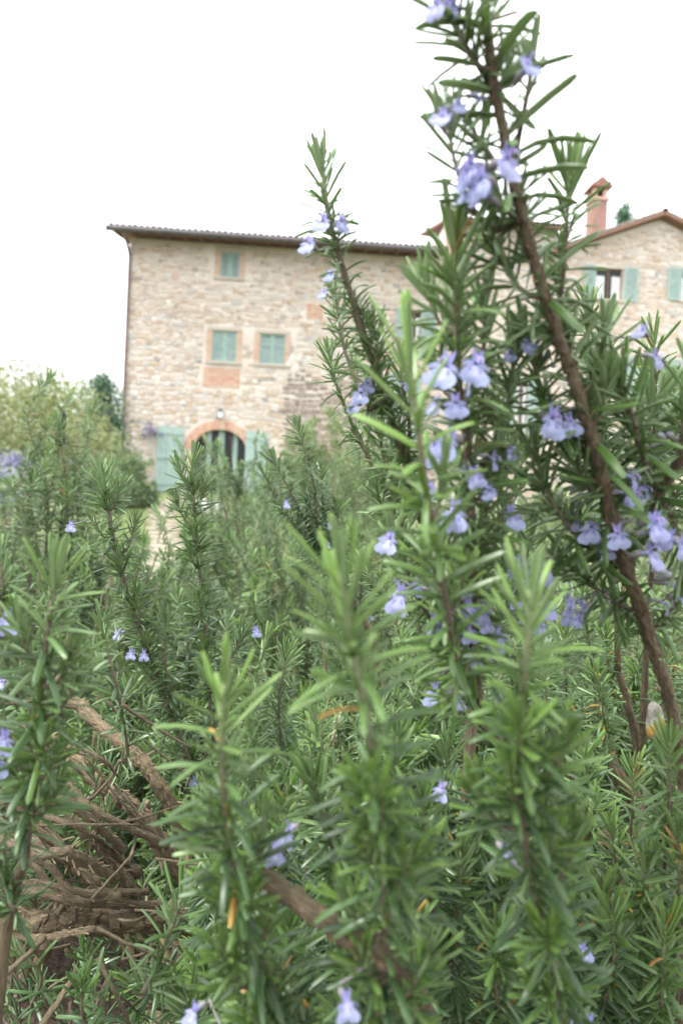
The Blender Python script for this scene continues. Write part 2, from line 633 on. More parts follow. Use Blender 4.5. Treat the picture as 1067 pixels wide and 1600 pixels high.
def uz(px, py, d=0.0):
    """where the facade plane (set back d) is met at that spot"""
    ray = (px - 533.5) / FPX * RIGHT + (800 - py) / FPX * UP + FWD
    o = CORNER - ND * d
    t = ((o - EYE) @ ND) / (ray @ ND)
    p = EYE + ray * t - o
    return p @ UD, p[2]


def stone_material():
    m, nt, bs, out = mat('rubble_stone')
    age, rnd, edge = attr_sum(nt)
    cr = N(nt, 'ValToRGB')
    cols = [(0.0, (0.43, 0.36, 0.29)), (0.18, (0.54, 0.475, 0.41)), (0.34, (0.36, 0.265, 0.17)), (0.5, (0.59, 0.545, 0.50)), (0.64, (0.38, 0.365, 0.355)),
            (0.76, (0.44, 0.31, 0.24)), (0.88, (0.63, 0.585, 0.54)), (0.97, (0.24, 0.23, 0.22))]
    el = cr.color_ramp.elements
    el[0].position, el[0].color = cols[0][0], cols[0][1] + (1,)
    el[1].position, el[1].color = cols[-1][0], cols[-1][1] + (1,)
    for p, c in cols[1:-1]:
        e = el.new(p); e.color = c + (1,)
    nt.links.new(rnd, cr.inputs[0])
    nz = noise(nt, 6, 5, 0.7, 'Object'); nf = noise(nt, 30, 4, 0.7); ng = noise(nt, 0.55, 3, 0.6, 'Generated')
    c = mixc(nt, maprange(nt, nz, 0.3, 0.7, 0, 0.25), cr.outputs[0], (0.54, 0.48, 0.425))
    c = mixc(nt, maprange(nt, nf, 0.5, 0.8, 0, 0.4), c, (0.30, 0.24, 0.17))
    c = mixc(nt, maprange(nt, ng, 0.45, 0.60, 0, 0.5), c, (0.47, 0.36, 0.30))
    c = mixc(nt, age, c, (0.20, 0.155, 0.135))          # the darker damp masonry of the buttress
    nt.links.new(c, bs.inputs['Base Color'])
    bs.inputs['Roughness'].default_value = 0.92
    bump(nt, bs, nf, 0.6, 0.02)
    return m


M['stone'] = stone_material()
M['mortar'] = plain('lime_mortar', (0.59, 0.535, 0.48), 0.95, 1.2, (0.51, 0.44, 0.385), bumpd=0.02)


def brick_material():
    m, nt, bs, out = mat('old_brick')
    age, rnd, edge = attr_sum(nt)
    nz = noise(nt, 8, 4)
    c = mixc(nt, rnd, (0.47, 0.235, 0.155), (0.50, 0.40, 0.32))
    c = mixc(nt, maprange(nt, nz, 0.45, 0.7, 0, 0.7), c, (0.55, 0.43, 0.34))
    nt.links.new(c, bs.inputs['Base Color'])
    bs.inputs['Roughness'].default_value = 0.9
    return m


M['brick'] = brick_material()
M['chimney'] = plain('sooty_brick', (0.30, 0.17, 0.13), 0.9, 7, (0.22, 0.14, 0.115))  # darker brick tone for the chimney shaft
M['teal'] = plain('teal_paint', (0.255, 0.345, 0.32), 0.6, 5, (0.30, 0.39, 0.36))
M['tile'] = plain('grey_roof_tile', (0.105, 0.092, 0.088), 0.9, 3.0, (0.20, 0.155, 0.13), bumpd=0.01)
M['soffit'] = plain('terracotta_soffit', (0.19, 0.085, 0.065), 0.85, 6, (0.26, 0.13, 0.10))
M['rafter'] = plain('brown_timber', (0.17, 0.085, 0.06), 0.8, 8, (0.23, 0.13, 0.09))
M['gutter'] = plain('dark_gutter', (0.060, 0.055, 0.062), 0.5, 4, (0.09, 0.075, 0.075))
M['pipe'] = plain('copper_pipe', (0.13, 0.095, 0.09), 0.5, 4, (0.17, 0.12, 0.11))
M['glass'] = plain('window_glass', (0.02, 0.024, 0.024), 0.25, spec=0.2)
M['curtain'] = plain('white_curtain', (0.70, 0.70, 0.70), 0.9, 6, (0.55, 0.57, 0.58))
M['dark'] = plain('dark_room', (0.02, 0.022, 0.02), 0.9)  # near-black for the shade in the chimney opening and the blackened tip
M['sill'] = plain('sandstone_sill', (0.46, 0.40, 0.34), 0.9, 10, (0.38, 0.33, 0.28))
M['plaster'] = plain('white_plaster', (0.58, 0.55, 0.52), 0.95, 5, (0.42, 0.37, 0.32), lo=0.45, hi=0.6)
M['iron'] = plain('lantern_iron', (0.06, 0.075, 0.08), 0.5)


def stone_proto(k):
    """a rubble stone filling -0.5..0.5 in u and z, its face dressed back at the edges"""
    rng = np.random.default_rng(100 + k)
    n = 8
    ang = np.array([0, 1, 1.15, 2, 3, 4, 4.9, 5.5]) / 8 * 2 * np.pi
    base = np.array([(-.5, -.5), (0, -.52), (.5, -.5), (.52, 0), (.5, .5), (0, .52), (-.5, .5), (-.52, 0)])
    base = base + rng.uniform(-0.07, 0.07, base.shape)
    base[[0, 2, 4, 6]] *= rng.uniform(0.78, 1.0, (4, 1))
    V = [(x, 0.3, z) for x, z in base] + [(x * 0.99, -0.5, z * 0.99) for x, z in base] + [(x * 0.82, -0.9 - rng.uniform(0, .25), z * 0.80) for x, z in base]
    F = []
    for a in (0, n):
        for i in range(n):
            j = (i + 1) % n
            F.append((a + i, a + j, a + n + j, a + n + i))
    t = 2 * n
    F += [(t, t + 1, t + 2, t + 3), (t, t + 3, t + 4, t + 7), (t + 4, t + 5, t + 6, t + 7)]
    return np.array(V), np.array(F)


STONES = [stone_proto(k) for k in range(8)]
STONE_ME = []
for V, F in STONES:
    lc = np.zeros((len(V), 4)); lc[:, 3] = 1
    me = mesh_np('stone', V, F, None, lc, smooth=False); me.materials.append(M['stone'])
    STONE_ME.append(me)
FROT = Matrix(((UD[0], -ND[0], 0), (UD[1], -ND[1], 0), (0, 0, 1)))      # columns u, d, z


def cover_wall(wall, u0, u1, z0, z1, blocked, top=None, dark=None, d0=0.0, n_single=150, seed=1, thick=0.030):
    """lay rubble stones over a wall, each with its own edges; the largest as pieces of their own"""
    rng = np.random.default_rng(seed)
    S = []
    z = z0
    while z < z1:
        h = rng.uniform(0.10, 0.21)
        u = u0 + rng.uniform(-0.2, 0.0)
        while u < u1:
            w = rng.uniform(0.13, 0.32) * (1.6 if rng.uniform() < 0.2 else 1)
            hh = h * rng.uniform(0.72, 1.18)
            cu, cz = u + w / 2, z + h / 2 + rng.uniform(-0.045, 0.045) + 0.10 * math.sin(0.9 * u + 1.1 * z) + 0.05 * math.sin(2.3 * u - z)
            a, b = max(u, u0), min(u + w, u1)
            u += w
            if b - a < 0.08 or cz + hh / 2 > z1: continue
            cu = (a + b) / 2; w = b - a
            if any(cu + w / 2 > q[0] and cu - w / 2 < q[1] and cz + hh / 2 > q[2] and cz - hh / 2 < q[3] for q in blocked): continue
            if top and cz + hh / 2 > top(cu): continue
            S.append((cu, cz, w - 0.018, hh - 0.018, int(rng.integers(8)), float(rng.uniform(0, 0.96) if rng.uniform() > 0.03 else 0.98), 1.0 if dark and dark(cu, cz) else 0.0))
        z += h
    S.sort(key=lambda s: -s[2] * s[3])
    org = np.array(wall.location)
    for s in S[:n_single]:
        o = link('stone', STONE_ME[s[4]], wall)
        p = fr(s[0], d0 - thick * 0.0, s[1]) - org
        o.matrix_basis = Matrix.Translation(Vector(p)) @ (FROT @ Matrix.Diagonal((s[2], thick, s[3]))).to_4x4()
        o.color = (s[6] * rng.uniform(0.6, 1), s[5], 0, 1)
    Vs, Fs, Ls = [], [], []
    nv = 0
    for s in S[n_single:]:
        V, F = STONES[s[4]]
        P = CORNER + np.outer(V[:, 0] * s[2] + s[0], UD) - np.outer(V[:, 1] * thick + d0, ND) + np.outer(V[:, 2] * s[3] + s[1], (0, 0, 1))
        Vs.append(P - org); Fs.append(F + nv); nv += len(V)
        l = np.zeros((len(V), 4)); l[:, 0] = s[6] * rng.uniform(0.6, 1); l[:, 1] = s[5]; l[:, 3] = 1
        Ls.append(l)
    if Vs:
        o = link('stonework', mesh_np('stonework', np.vstack(Vs), np.vstack(Fs), None, np.vstack(Ls), False), wall, (M['stone'],))
        o['kind'] = 'stuff'


def lay_bricks(parent, u0, u1, z0, z1, d0=-0.022, seed=3, name='brickwork', tone=(0.0, 0.7)):
    rng = np.random.default_rng(seed)
    org = np.array(parent.location)
    Vs, Fs, Ls, nv = [], [], [], 0
    z = z0; row = 0
    while z + 0.05 < z1:
        u = u0 - (0.13 if row % 2 else 0)
        while u < u1:
            a, b = max(u, u0), min(u + 0.25, u1)
            u += 0.262
            if b - a < 0.04: continue
            j = rng.uniform(-0.006, 0.006)
            mb = MB(); mb.box((a, d0 + j, z), (b, 0.03, z + 0.058))
            V = np.array([fr(*p) for p in mb.v]) - org
            Vs.append(V); Fs.append(np.array(mb.f) + nv); nv += 8
            l = np.zeros((8, 4)); l[:, 1] = rng.uniform(*tone); l[:, 3] = 1; Ls.append(l)
        z += 0.07; row += 1
    o = link(name, mesh_np(name, np.vstack(Vs), np.vstack(Fs), None, np.vstack(Ls), False), parent, (M['brick'],))
    o['kind'] = 'stuff'
    return o


def loc_fr(org):
    return lambda u, d, z: fr(u, d, z) - org


def shutter_leaf(parent, u0, u1, z0, z1, d, org, name='shutter'):
    """framed louvre shutter: stiles and rails with slats between"""
    L = loc_fr(org)
    w = 0.06
    mb = MB()
    mb.box((u0, d - 0.04, z0), (u0 + w, d, z1), L); mb.box((u1 - w, d - 0.04, z0), (u1, d, z1), L)
    for a in (z0, (z0 + z1) / 2 - w / 2, z1 - w):
        mb.box((u0 + w, d - 0.036, a), (u1 - w, d - 0.004, a + w), L)
    o = mb.build(name, M['teal'], parent)
    sl = MB()
    z = z0 + w + 0.012
    while z < z1 - w - 0.03:
        if abs(z + 0.015 - (z0 + z1) / 2) > w / 2 + 0.02:
            vs = [L(u, dd, zz) for u in (u0 + w, u1 - w) for dd, zz in ((d - 0.030, z), (d - 0.012, z + 0.038), (d - 0.006, z + 0.033), (d - 0.024, z - 0.005))]
            sl.add(vs, [(0, 1, 2, 3), (7, 6, 5, 4), (0, 4, 5, 1), (1, 5, 6, 2), (2, 6, 7, 3), (3, 7, 4, 0)])
        z += 0.048
    s = sl.build('slats', M['teal'], o)
    s['kind'] = 'stuff'
    return o


def wall_sheet(parent, name, u0, u1, z0, top, holes, org, d=0.0, depth=9.0, material='mortar'):
    """mortar face with real openings, returned at the sides"""
    L = loc_fr(org)
    us = sorted({u0, u1} | {h[0] for h in holes} | {h[1] for h in holes})
    zs = sorted({z0, top} | {h[2] for h in holes} | {h[3] for h in holes})
    mb = MB()
    for i in range(len(us) - 1):
        for j in range(len(zs) - 1):
            cu, cz = (us[i] + us[i + 1]) / 2, (zs[j] + zs[j + 1]) / 2
            if any(h[0] < cu < h[1] and h[2] < cz < h[3] for h in holes): continue
            mb.box((us[i], d, zs[j]), (us[i + 1], d + 0.45, zs[j + 1]), L)
    mb.box((u0, d + 0.45, z0), (u0 + 0.45, d + depth, top), L)
    mb.box((u1 - 0.45, d + 0.45, z0), (u1, d + depth, top), L)
    mb.box((u0 + 0.45, d + depth - 0.4, z0), (u1 - 0.45, d + depth, top), L)
    mb.box((u0 + 0.45, d + 2.6, z0), (u1 - 0.45, d + 2.7, top), L)
    return mb.build(name, M[material], parent)


def closed_window(house, px0, px1, py0, py1, bk, holes, blocked, brick_side=0.22):
    org = np.array(house.location)
    u0, z1 = uz(px0, py0); u1, z0 = uz(px1, py1)
    um = (u0 + u1) / 2
    holes.append((u0, u1, z0, z1))
    w = link('window', None, house)
    L = loc_fr(org)
    shutter_leaf(w, u0 + 0.01, um - 0.006, z0 + 0.01, z1 - 0.01, 0.09, org)
    shutter_leaf(w, um + 0.006, u1 - 0.01, z0 + 0.01, z1 - 0.01, 0.09, org)
    mb = MB(); mb.box((u0, 0.16, z0), (u1, 0.18, z1), L); mb.build('pane', M['glass'], w)
    mb = MB(); mb.box((u0 - 0.22, -0.10, z0 - 0.09), (u1 + 0.22, 0.10, z0 - 0.003), L); mb.build('sill', M['sill'], w)
    mb = MB(); mb.box((u0 - 0.18, -0.045, z1 + 0.003), (u1 + 0.18, 0.1, z1 + 0.14), L); mb.build('lintel', M['sill'], w)
    for a, b in ((u0 - brick_side, u0 - 0.01), (u1 + 0.01, u1 + brick_side)):
        lay_bricks(house, a, b, z0 + 0.02, z1, seed=int(abs(a) * 100), name='brickwork', tone=(0.35, 1.0))
    blocked.append((u0 - brick_side - 0.02, u1 + brick_side + 0.02, z0 - 0.12, z1 + 0.17))
    return u0, u1, z0, z1


def open_window(house, px0, px1, py0, py1, shutters, holes, blocked, curtain=True, d=0.0):
    org = np.array(house.location)
    u0, z1 = uz(px0, py0, d); u1, z0 = uz(px1, py1, d)
    holes.append((u0, u1, z0, z1))
    w = link('window', None, house)
    L = loc_fr(org)
    mb = MB(); t = 0.05
    um = (u0 + u1) / 2
    mb.box((u0, d + 0.10, z0), (u0 + t, d + 0.16, z1), L); mb.box((u1 - t, d + 0.10, z0), (u1, d + 0.16, z1), L)
    mb.box((um - t / 2, d + 0.10, z0 + t), (um + t / 2, d + 0.16, z1 - t), L)
    mb.box((u0 + t, d + 0.10, z0), (u1 - t, d + 0.16, z0 + t), L); mb.box((u0 + t, d + 0.10, z1 - t), (u1 - t, d + 0.16, z1), L)
    mb.build('frame', M['rafter'], w)
    for a, b in ((u0 + t, um - t / 2), (um + t / 2, u1 - t)):
        p = MB(); p.box((a, d + 0.125, z0 + t), (b, d + 0.135, z1 - t), L); p.build('pane', M['glass'], w)
    if curtain:
        for a, b in ((u0 + t, u0 + (u1 - u0) * 0.36), (u1 - (u1 - u0) * 0.36, u1 - t)):
            cv = MB(); n = 10
            top = [L(a + (b - a) * i / n, d + 0.115 + 0.006 * (i % 2), z1 - t - 0.25) for i in range(n + 1)]
            bot = [L(a + (b - a) * i / n, d + 0.115 + 0.006 * (i % 2), z0 + t) for i in range(n + 1)]
            cv.add(top + bot, [(i, i + 1, n + 2 + i, n + 1 + i) for i in range(n)])
            cv.build('curtain', M['curtain'], w)
    mb = MB(); mb.box((u0 - 0.15, d - 0.10, z0 - 0.09), (u1 + 0.15, d + 0.10, z0 - 0.003), L); mb.build('sill', M['sill'], w)
    for pa, pb in shutters:
        a, _ = uz(pa, py0, d); b, _ = uz(pb, py0, d)
        shutter_leaf(w, a, b, z0 - 0.03, z1 + 0.03, d - 0.055, org)
    blocked.append((u0 - 0.05, u1 + 0.05, z0 - 0.12, z1 + 0.05))


def tile_mesh():
    """half-round roof tile running along +y, 0.20 wide, 0.42 long"""
    n = 8
    V = []
    for y, s in ((0, 1.0), (0.42, 0.86)):
        for r in (0.105, 0.088):
            for i in range(n + 1):
                a = math.pi * i / n
                V.append((math.cos(a) * r * s, y, math.sin(a) * r * s * 0.85))
    k = n + 1
    F = []
    for i in range(n):
        F += [(i, i + 1, 2 * k + i + 1, 2 * k + i), (k + i, 3 * k + i, 3 * k + i + 1, k + i + 1), (i, k + i, k + i + 1, i + 1),
              (2 * k + i, 2 * k + i + 1, 3 * k + i + 1, 3 * k + i)]
    me = mesh_np('roof_tile', np.array(V), np.array(F), None, None, False)
    me.materials.append(M['tile'])
    return me


TILE = tile_mesh()


def roof_slab(parent, name, pts_low, pts_high, thick, material, org):
    """sloping slab between two eave points and two upper points"""
    a, b = [np.array(p) for p in pts_low]; c, d = [np.array(p) for p in pts_high]
    n = np.cross(b - a, d - a); n /= np.linalg.norm(n)
    if n[2] < 0: n = -n
    mb = MB()
    vs = [a, b, c, d, a + n * thick, b + n * thick, c + n * thick, d + n * thick]
    mb.add([v - org for v in vs], [(0, 3, 2, 1), (4, 5, 6, 7), (0, 1, 5, 4), (1, 2, 6, 5), (2, 3, 7, 6), (3, 0, 4, 7)])
    return mb.build(name, material, parent), n


def tile_rows(roof, a, b, up_dir, n, org, rows=3):
    """eaves courses of half-round tiles from a to b, running up along up_dir"""
    a = np.array(a); b = np.array(b)
    e = b - a; Ln = np.linalg.norm(e); e /= Ln
    cnt = int(Ln / 0.215)
    up_dir = up_dir / np.linalg.norm(up_dir)
    rng = np.random.default_rng(5)
    for r in range(rows):
        for i in range(cnt):
            p = a + e * (i + 0.5) * Ln / cnt + up_dir * (0.34 * r + rng.uniform(-0.03, 0.03) - 0.04) + n * (0.01 + 0.012 * rng.uniform())
            o = link('roof_tile', TILE, roof)
            rot = Matrix(((e[0], up_dir[0], n[0]), (e[1], up_dir[1], n[1]), (e[2], up_dir[2], n[2])))
            o.matrix_basis = Matrix.Translation(Vector(p - org)) @ rot.to_4x4() @ Matrix.Rotation(rng.uniform(-0.06, 0.06), 4, 'Z')


def build_main_house():
    org = fr(0, 0, 1.2)
    h = thing('stone_house', org, 'long three-storey stone farmhouse with closed green shutters and arched door', 'house')
    L = loc_fr(org)
    holes, blocked = [], []
    U1 = uz(690, 500)[0]
    ztop = uz(200, 381)[1]
    z0 = 0.6
    closed_window(h, 345.5, 373.5, 392, 435, None, holes, blocked)
    wl = closed_window(h, 332.5, 368.5, 515.5, 566.5, None, holes, blocked)
    wr = closed_window(h, 407, 444, 520.5, 570.5, None, holes, blocked)
    open_window(h, 637, 657, 483, 530, ((620, 636), (658, 681)), holes, blocked)
    open_window(h, 624, 640, 585, 690, ((606, 623), (641, 658)), holes, blocked)
    # brick panel under the window
    bu0, bz1 = uz(318, 573); bu1, bz0 = uz(374, 607)
    lay_bricks(h, bu0, bu1, bz0, bz1, seed=9); blocked.append((bu0 - .02, bu1 + .02, bz0 - .02, bz1 + .02))
    for (a, b, c, d_) in ((480, 505, 473, 500), (592, 620, 550, 580)):
        p0, p1 = uz(a, c); q0, q1 = uz(b, d_)
        lay_bricks(h, p0, q0, q1, p1, seed=a); blocked.append((p0, q0, q1, p1))
    # arched doorway
    ac, zt = uz(343.5, 671); al, zs = uz(303, 700); ar, _ = uz(384, 702)
    rx = (ar - al) / 2; ac = (al + ar) / 2; rz = zt - zs
    zb = uz(343, 772)[1]
    thick = 0.34
    holes.append((al, ar, zb - 0.3, zt))
    blocked.append((al - 0.05, ar + 0.05, zb - 0.4, zt))
    n = 26
    for i in range(n):                                  # ring of bricks on edge
        t0 = math.pi * (i + 0.06) / n; t1 = math.pi * (i + 0.94) / n
        poly = [(ac - math.cos(t) * (rx + k), zs + math.sin(t) * (rz + k)) for t, k in ((t0, 0), (t1, 0), (t1, thick), (t0, thick))]
        mb = MB(); mb.extrude(poly, (-0.06, 0.25), L)
        o = mb.build('brick', M['brick'], h); o.color = (0, random.random() * 0.8, 0, 1)
        cu = sum(p[0] for p in poly) / 4; cz = sum(p[1] for p in poly) / 4
        blocked.append((cu - 0.19, cu + 0.19, cz - 0.19, cz + 0.19))
    sp = MB()                                           # masonry between arch and the square opening behind it
    m = 12
    for sgn in (-1, 1):
        for i in range(m):
            t0 = math.pi / 2 * i / m; t1 = math.pi / 2 * (i + 1) / m
            a = (ac + sgn * math.cos(t0) * rx, zs + math.sin(t0) * rz); b = (ac + sgn * math.cos(t1) * rx, zs + math.sin(t1) * rz)
            sp.extrude([a, b, (b[0], zt), (a[0], zt)], (0.02, 0.4), L)
    sp.build('spandrel', M['mortar'], h)
    door = link('door', None, h)
    mb = MB(); mb.box((al, 0.30, zb - 0.3), (ar, 0.31, zt), L); mb.build('pane', M['glass'], door)
    for p in (325.5, 345, 367):
        u = uz(p, 700)[0]; w = 0.085 if p != 345 else 0.11
        mb = MB(); mb.box((u - w, 0.20, zb - 0.3), (u + w, 0.28, zt), L); mb.build('post', M['teal'], door)
    mb = MB(); mb.box((al, 0.19, zs - 0.12), (ar, 0.195, zs - 0.06), L)
    # big board shutters folded open either side
    for (pa, pb, ya, yb, fold) in ((247, 265, 665, 768, 0.0), (265, 284, 667, 768, 0.16), (385, 403, 674, 772, 0.16), (403, 416, 677, 772, 0.0)):
        u0, zz1 = uz(pa, ya); u1, zz0 = uz(pb, yb)
        sh = link('shutter', None, h)
        nb = 3; w = (u1 - u0) / nb
        for k in range(nb):
            mb = MB(); mb.box((u0 + w * k + 0.004, -0.11 - fold * 0.1, zz0), (u0 + w * (k + 1) - 0.004, -0.07 - fold * 0.1, zz1), L)
            mb.build('board', M['teal'], sh)
        for zz in (zz0 + 0.25, (zz0 + zz1) / 2, zz1 - 0.3):
            mb = MB(); mb.box((u0 + 0.02, -0.135 - fold * 0.1, zz), (u1 - 0.02, -0.112 - fold * 0.1, zz + 0.12), L); mb.build('rail', M['teal'], sh)
        blocked.append((u0, u1, zz0, zz1))
    # door step
    u0, zz = uz(240, 769); u1, _ = uz(420, 775)
    mb = MB(); mb.box((u0, -0.55, zz - 0.5), (u1, -0.03, zz - 0.02), L); mb.build('step', M['sill'], h)
    # plaster and dark damp masonry
    pl = MB()
    p0, q1 = uz(450, 535); p1, q0 = uz(468, 592)
    edge_ = [(p0 + (p1 - p0) * (0.5 + 0.42 * math.cos(t_)) + 0.10 * math.sin(3 * t_ + 1) + 0.05 * math.sin(7 * t_), (q0 + q1) / 2 + (q1 - q0) * 0.46 * math.sin(t_) + 0.12 * math.cos(5 * t_)) for t_ in np.linspace(0, 2 * math.pi, 28, endpoint=False)]
    pl.extrude(edge_, (-0.034, 0.02), L)
    pl.build('plaster_patch', M['plaster'], h)
    ua, za = uz(446, 588); ub, zb2 = uz(700, 690)
    dark = lambda u, z: u > ua and z < za + 0.3 * math.sin(u * 3) - 0.25 * (u - ua) * 0.2
    wall_sheet(h, 'wall', 0.0, U1, z0, ztop + 0.25, holes, org)
    cover_wall(h, 0.02, U1, z0 + 0.3, ztop + 0.1, blocked, dark=dark, n_single=290, seed=2)
    # roof: eaves, soffit, rafters, gutter, tiles
    zl = uz(200, 376)[1]
    ov = 0.95; sl = 0.20
    e0 = fr(-0.55, -ov, zl + 0.05); e1 = fr(U1 - 0.05, -ov, zl + 0.05)
    up = (-ND) + np.array([0, 0, sl])
    h0 = e0 + up * 6.5; h1 = e1 + up * 6.5
    roof, n_ = roof_slab(h, 'roof', (e0, e1), (h1, h0), 0.05, M['soffit'], org)
    roof2, _ = roof_slab(roof, 'tile_bed', (e0 + n_ * 0.052, e1 + n_ * 0.052), (h1 + n_ * 0.052, h0 + n_ * 0.052), 0.05, M['tile'], org)
    tile_rows(roof, e0 + n_ * 0.10, e1 + n_ * 0.10, up, n_, org, rows=2)
    k = 0
    u = -0.4
    while u < U1 - 0.3:
        a = fr(u, -ov + 0.12, zl - 0.045); d1 = up / np.linalg.norm(up)
        mb = MB()
        q = [a, a + UD * 0.09, a + UD * 0.09 + d1 * 1.1, a + d1 * 1.1]
        vs = [p - org for p in q] + [p - org + n_ * 0.085 for p in q]
        mb.add(vs, [(0, 3, 2, 1), (4, 5, 6, 7), (0, 1, 5, 4), (1, 2, 6, 5), (2, 3, 7, 6), (3, 0, 4, 7)])
        mb.build('rafter', M['rafter'], roof)
        u += 0.62
    P = np.linspace(0, 1, 24)[:, None] * (fr(U1 - 0.1, -ov - 0.11, zl + 0.03) - fr(-0.62, -ov - 0.11, zl + 0.03)) + fr(-0.62, -ov - 0.11, zl + 0.03)
    V, F = tube(P - org, np.full(24, 0.11), 8)
    link('gutter', mesh_np('gutter', V, F), h, (M['gutter'],))
    pp = catmull([fr(0.03, -ov - 0.05, zl - 0.02), fr(0.03, -ov + 0.1, zl - 0.18), fr(0.03, -0.12, zl - 0.55), fr(0.03, -0.09, zl - 1.2), fr(0.03, -0.09, 4.0), fr(0.03, -0.09, 0.9)], 60)
    V, F = tube(pp - org, np.full(60, 0.06), 8)
    link('downpipe', mesh_np('downpipe', V, F), h, (M['pipe'],))
    # lantern above the arch
    u, z = uz(346, 648)
    ln = link('lantern', None, h)
    mb = MB(); mb.box((u - 0.02, -0.26, z + 0.17), (u + 0.02, 0, z + 0.20), L); mb.build('bracket', M['iron'], ln)
    mb = MB(); mb.extrude([(u - 0.07, z - 0.14), (u + 0.07, z - 0.14), (u + 0.10, z + 0.08), (u - 0.10, z + 0.08)], (-0.32, -0.16), L); mb.build('lantern_glass', M['curtain'], ln)
    mb = MB(); mb.extrude([(u - 0.12, z + 0.08), (u + 0.12, z + 0.08), (u + 0.03, z + 0.17), (u - 0.03, z + 0.17)], (-0.34, -0.14), L); mb.build('cap', M['iron'], ln)
    return U1


def build_wing(U1):
    # the taller block joined to the farmhouse, and the gabled wing at its end
    org = fr(U1, 0, 1.2)
    t = thing('stone_house', org, 'taller stone block between the farmhouse and the gabled wing', 'house')
    L = loc_fr(org)
    holes, blocked = [], []
    U2 = uz(868, 450)[0]
    zl = uz(740, 358)[1]
    open_window(t, 806, 822, 590, 690, ((786, 804), (824, 842)), holes, blocked)
    wall_sheet(t, 'wall', U1 + 0.02, U2, 0.6, zl + 0.2, holes, org, d=-0.03)
    cover_wall(t, U1 + 0.04, U2 - 0.02, 1.5, zl + 0.1, blocked, d0=-0.03, n_single=60, seed=4)
    p0, q1 = uz(690, 362); p1, q0 = uz(702, 400)
    lay_bricks(t, U1 + 0.03, U1 + 0.35, q0, zl + 0.1, d0=-0.10, seed=12)
    ov, sl = 0.55, 0.30
    e0 = fr(U1 - 0.12, -ov, zl + 0.02); e1 = fr(U2 + 0.1, -ov, zl + 0.02)
    up = (-ND) + np.array([0, 0, sl])
    roof, n_ = roof_slab(t, 'roof', (e0, e1), (e1 + up * 6, e0 + up * 6), 0.06, M['soffit'], org)
    roof_slab(roof, 'tile_bed', (e0 + n_ * 0.062, e1 + n_ * 0.062), (e1 + up * 6 + n_ * 0.062, e0 + up * 6 + n_ * 0.062), 0.05, M['tile'], org)
    tile_rows(roof, e0 + n_ * 0.11, e1 + n_ * 0.11, up, n_, org, rows=2)

    # gabled wing
    D = -0.35
    org = fr(U2, D, 1.2)
    g = thing('stone_house', org, 'gabled stone wing with chimney and open green shutters', 'house')
    L = loc_fr(org)
    holes, blocked = [], []
    ul, zl = uz(868, 398, D); ua, za = uz(1030, 343, D)
    ur = 2 * ua - ul
    open_window(g, 931, 971, 417, 470, ((913, 930), (974, 996)), holes, blocked, d=D)
    open_window(g, 1066, 1106, 421, 472, ((1043, 1064), (1108, 1129)), holes, blocked, d=D)
    open_window(g, 1000, 1040, 560, 640, ((975, 999), (1041, 1064)), holes, blocked, d=D)
    wall_sheet(g, 'wall', ul, ur, 0.6, zl, holes, org, d=D)
    top = lambda u: zl + (za - zl) * (1 - abs(u - ua) / (ur - ua)) - 0.12
    mb = MB(); mb.extrude([(ul, zl), (ur, zl), (ua, za)], (D, D + 0.45), L); mb.build('gable', M['mortar'], g)
    cover_wall(g, ul, ur, 1.5, za, blocked, top=top, d0=D, n_single=150, seed=6)
    ov = 0.45
    ro = link('roof', None, g)
    for sgn, ue in ((-1, ul - 0.35), (1, ur + 0.35)):
        s = (za - zl) / (ur - ua)
        ze = za - abs(ue - ua) * s
        a0 = fr(ue, D - ov, ze + 0.02); a1 = fr(ua, D - ov, za + 0.02)
        b1 = fr(ua, D + 9, za + 0.02); b0 = fr(ue, D + 9, ze + 0.02)
        r1, n_ = roof_slab(ro, 'soffit', (a0, a1), (b1, b0), 0.10, M['rafter'], org)
        r2, _ = roof_slab(ro, 'tile_bed', (a0 + n_ * 0.102, a1 + n_ * 0.102), (b1 + n_ * 0.102, b0 + n_ * 0.102), 0.05, M['tile'], org)
        # verge tiles climbing the gable edge
        e = a1 - a0; Ln = np.linalg.norm(e); e /= Ln
        cross = np.cross(e, n_)
        for i in range(int(Ln / 0.36)):
            p = a0 + e * (i + 0.0) * 0.36 + n_ * 0.15 + (-ND) * 0.10 - org
            o = link('roof_tile', TILE, ro)
            ax = np.cross(e, n_)
            rot = Matrix(((ax[0], e[0], n_[0]), (ax[1], e[1], n_[1]), (ax[2], e[2], n_[2])))
            o.matrix_basis = Matrix.Translation(Vector(p)) @ rot.to_4x4()
    for i in range(22):
        o = link('ridge_tile', TILE, ro)
        p = fr(ua, D - ov + 0.4 * i, za + 0.16) - org
        o.matrix_basis = Matrix.Translation(Vector(p)) @ (Matrix(((UD[0], -ND[0], 0), (UD[1], -ND[1], 0), (0, 0, 1))) @ Matrix.Diagonal((1.3, 1.0, 1.3))).to_4x4()
    # chimney: brick shaft, cornice, open lantern, pitched tile cap
    dd = D + 2.2
    cu, zc = uz(936, 352, dd)
    _, zt = uz(936, 312, dd); _, zo = uz(936, 293, dd); _, zp = uz(936, 282, dd)
    hw = 0.33
    ch = link('chimney', None, g)
    mb = MB(); mb.box((cu - hw, dd, zc - 1.2), (cu + hw, dd + 2 * hw, zt), L); mb.build('shaft', M['chimney'], ch)
    mb = MB(); mb.box((cu - hw - 0.07, dd - 0.07, zt + 0.002), (cu + hw + 0.07, dd + 2 * hw + 0.07, zt + 0.10), L); mb.build('cornice', M['brick'], ch).color = (0, 0.4, 0, 1)
    mb = MB()
    for su in (-1, 1):
        for sd in (0, 1):
            a = cu + su * (hw - 0.10); b = dd + 0.02 + sd * (2 * hw - 0.20)
            mb.box((a - 0.09, b, zt + 0.102), (a + 0.09, b + 0.16, zo), L)
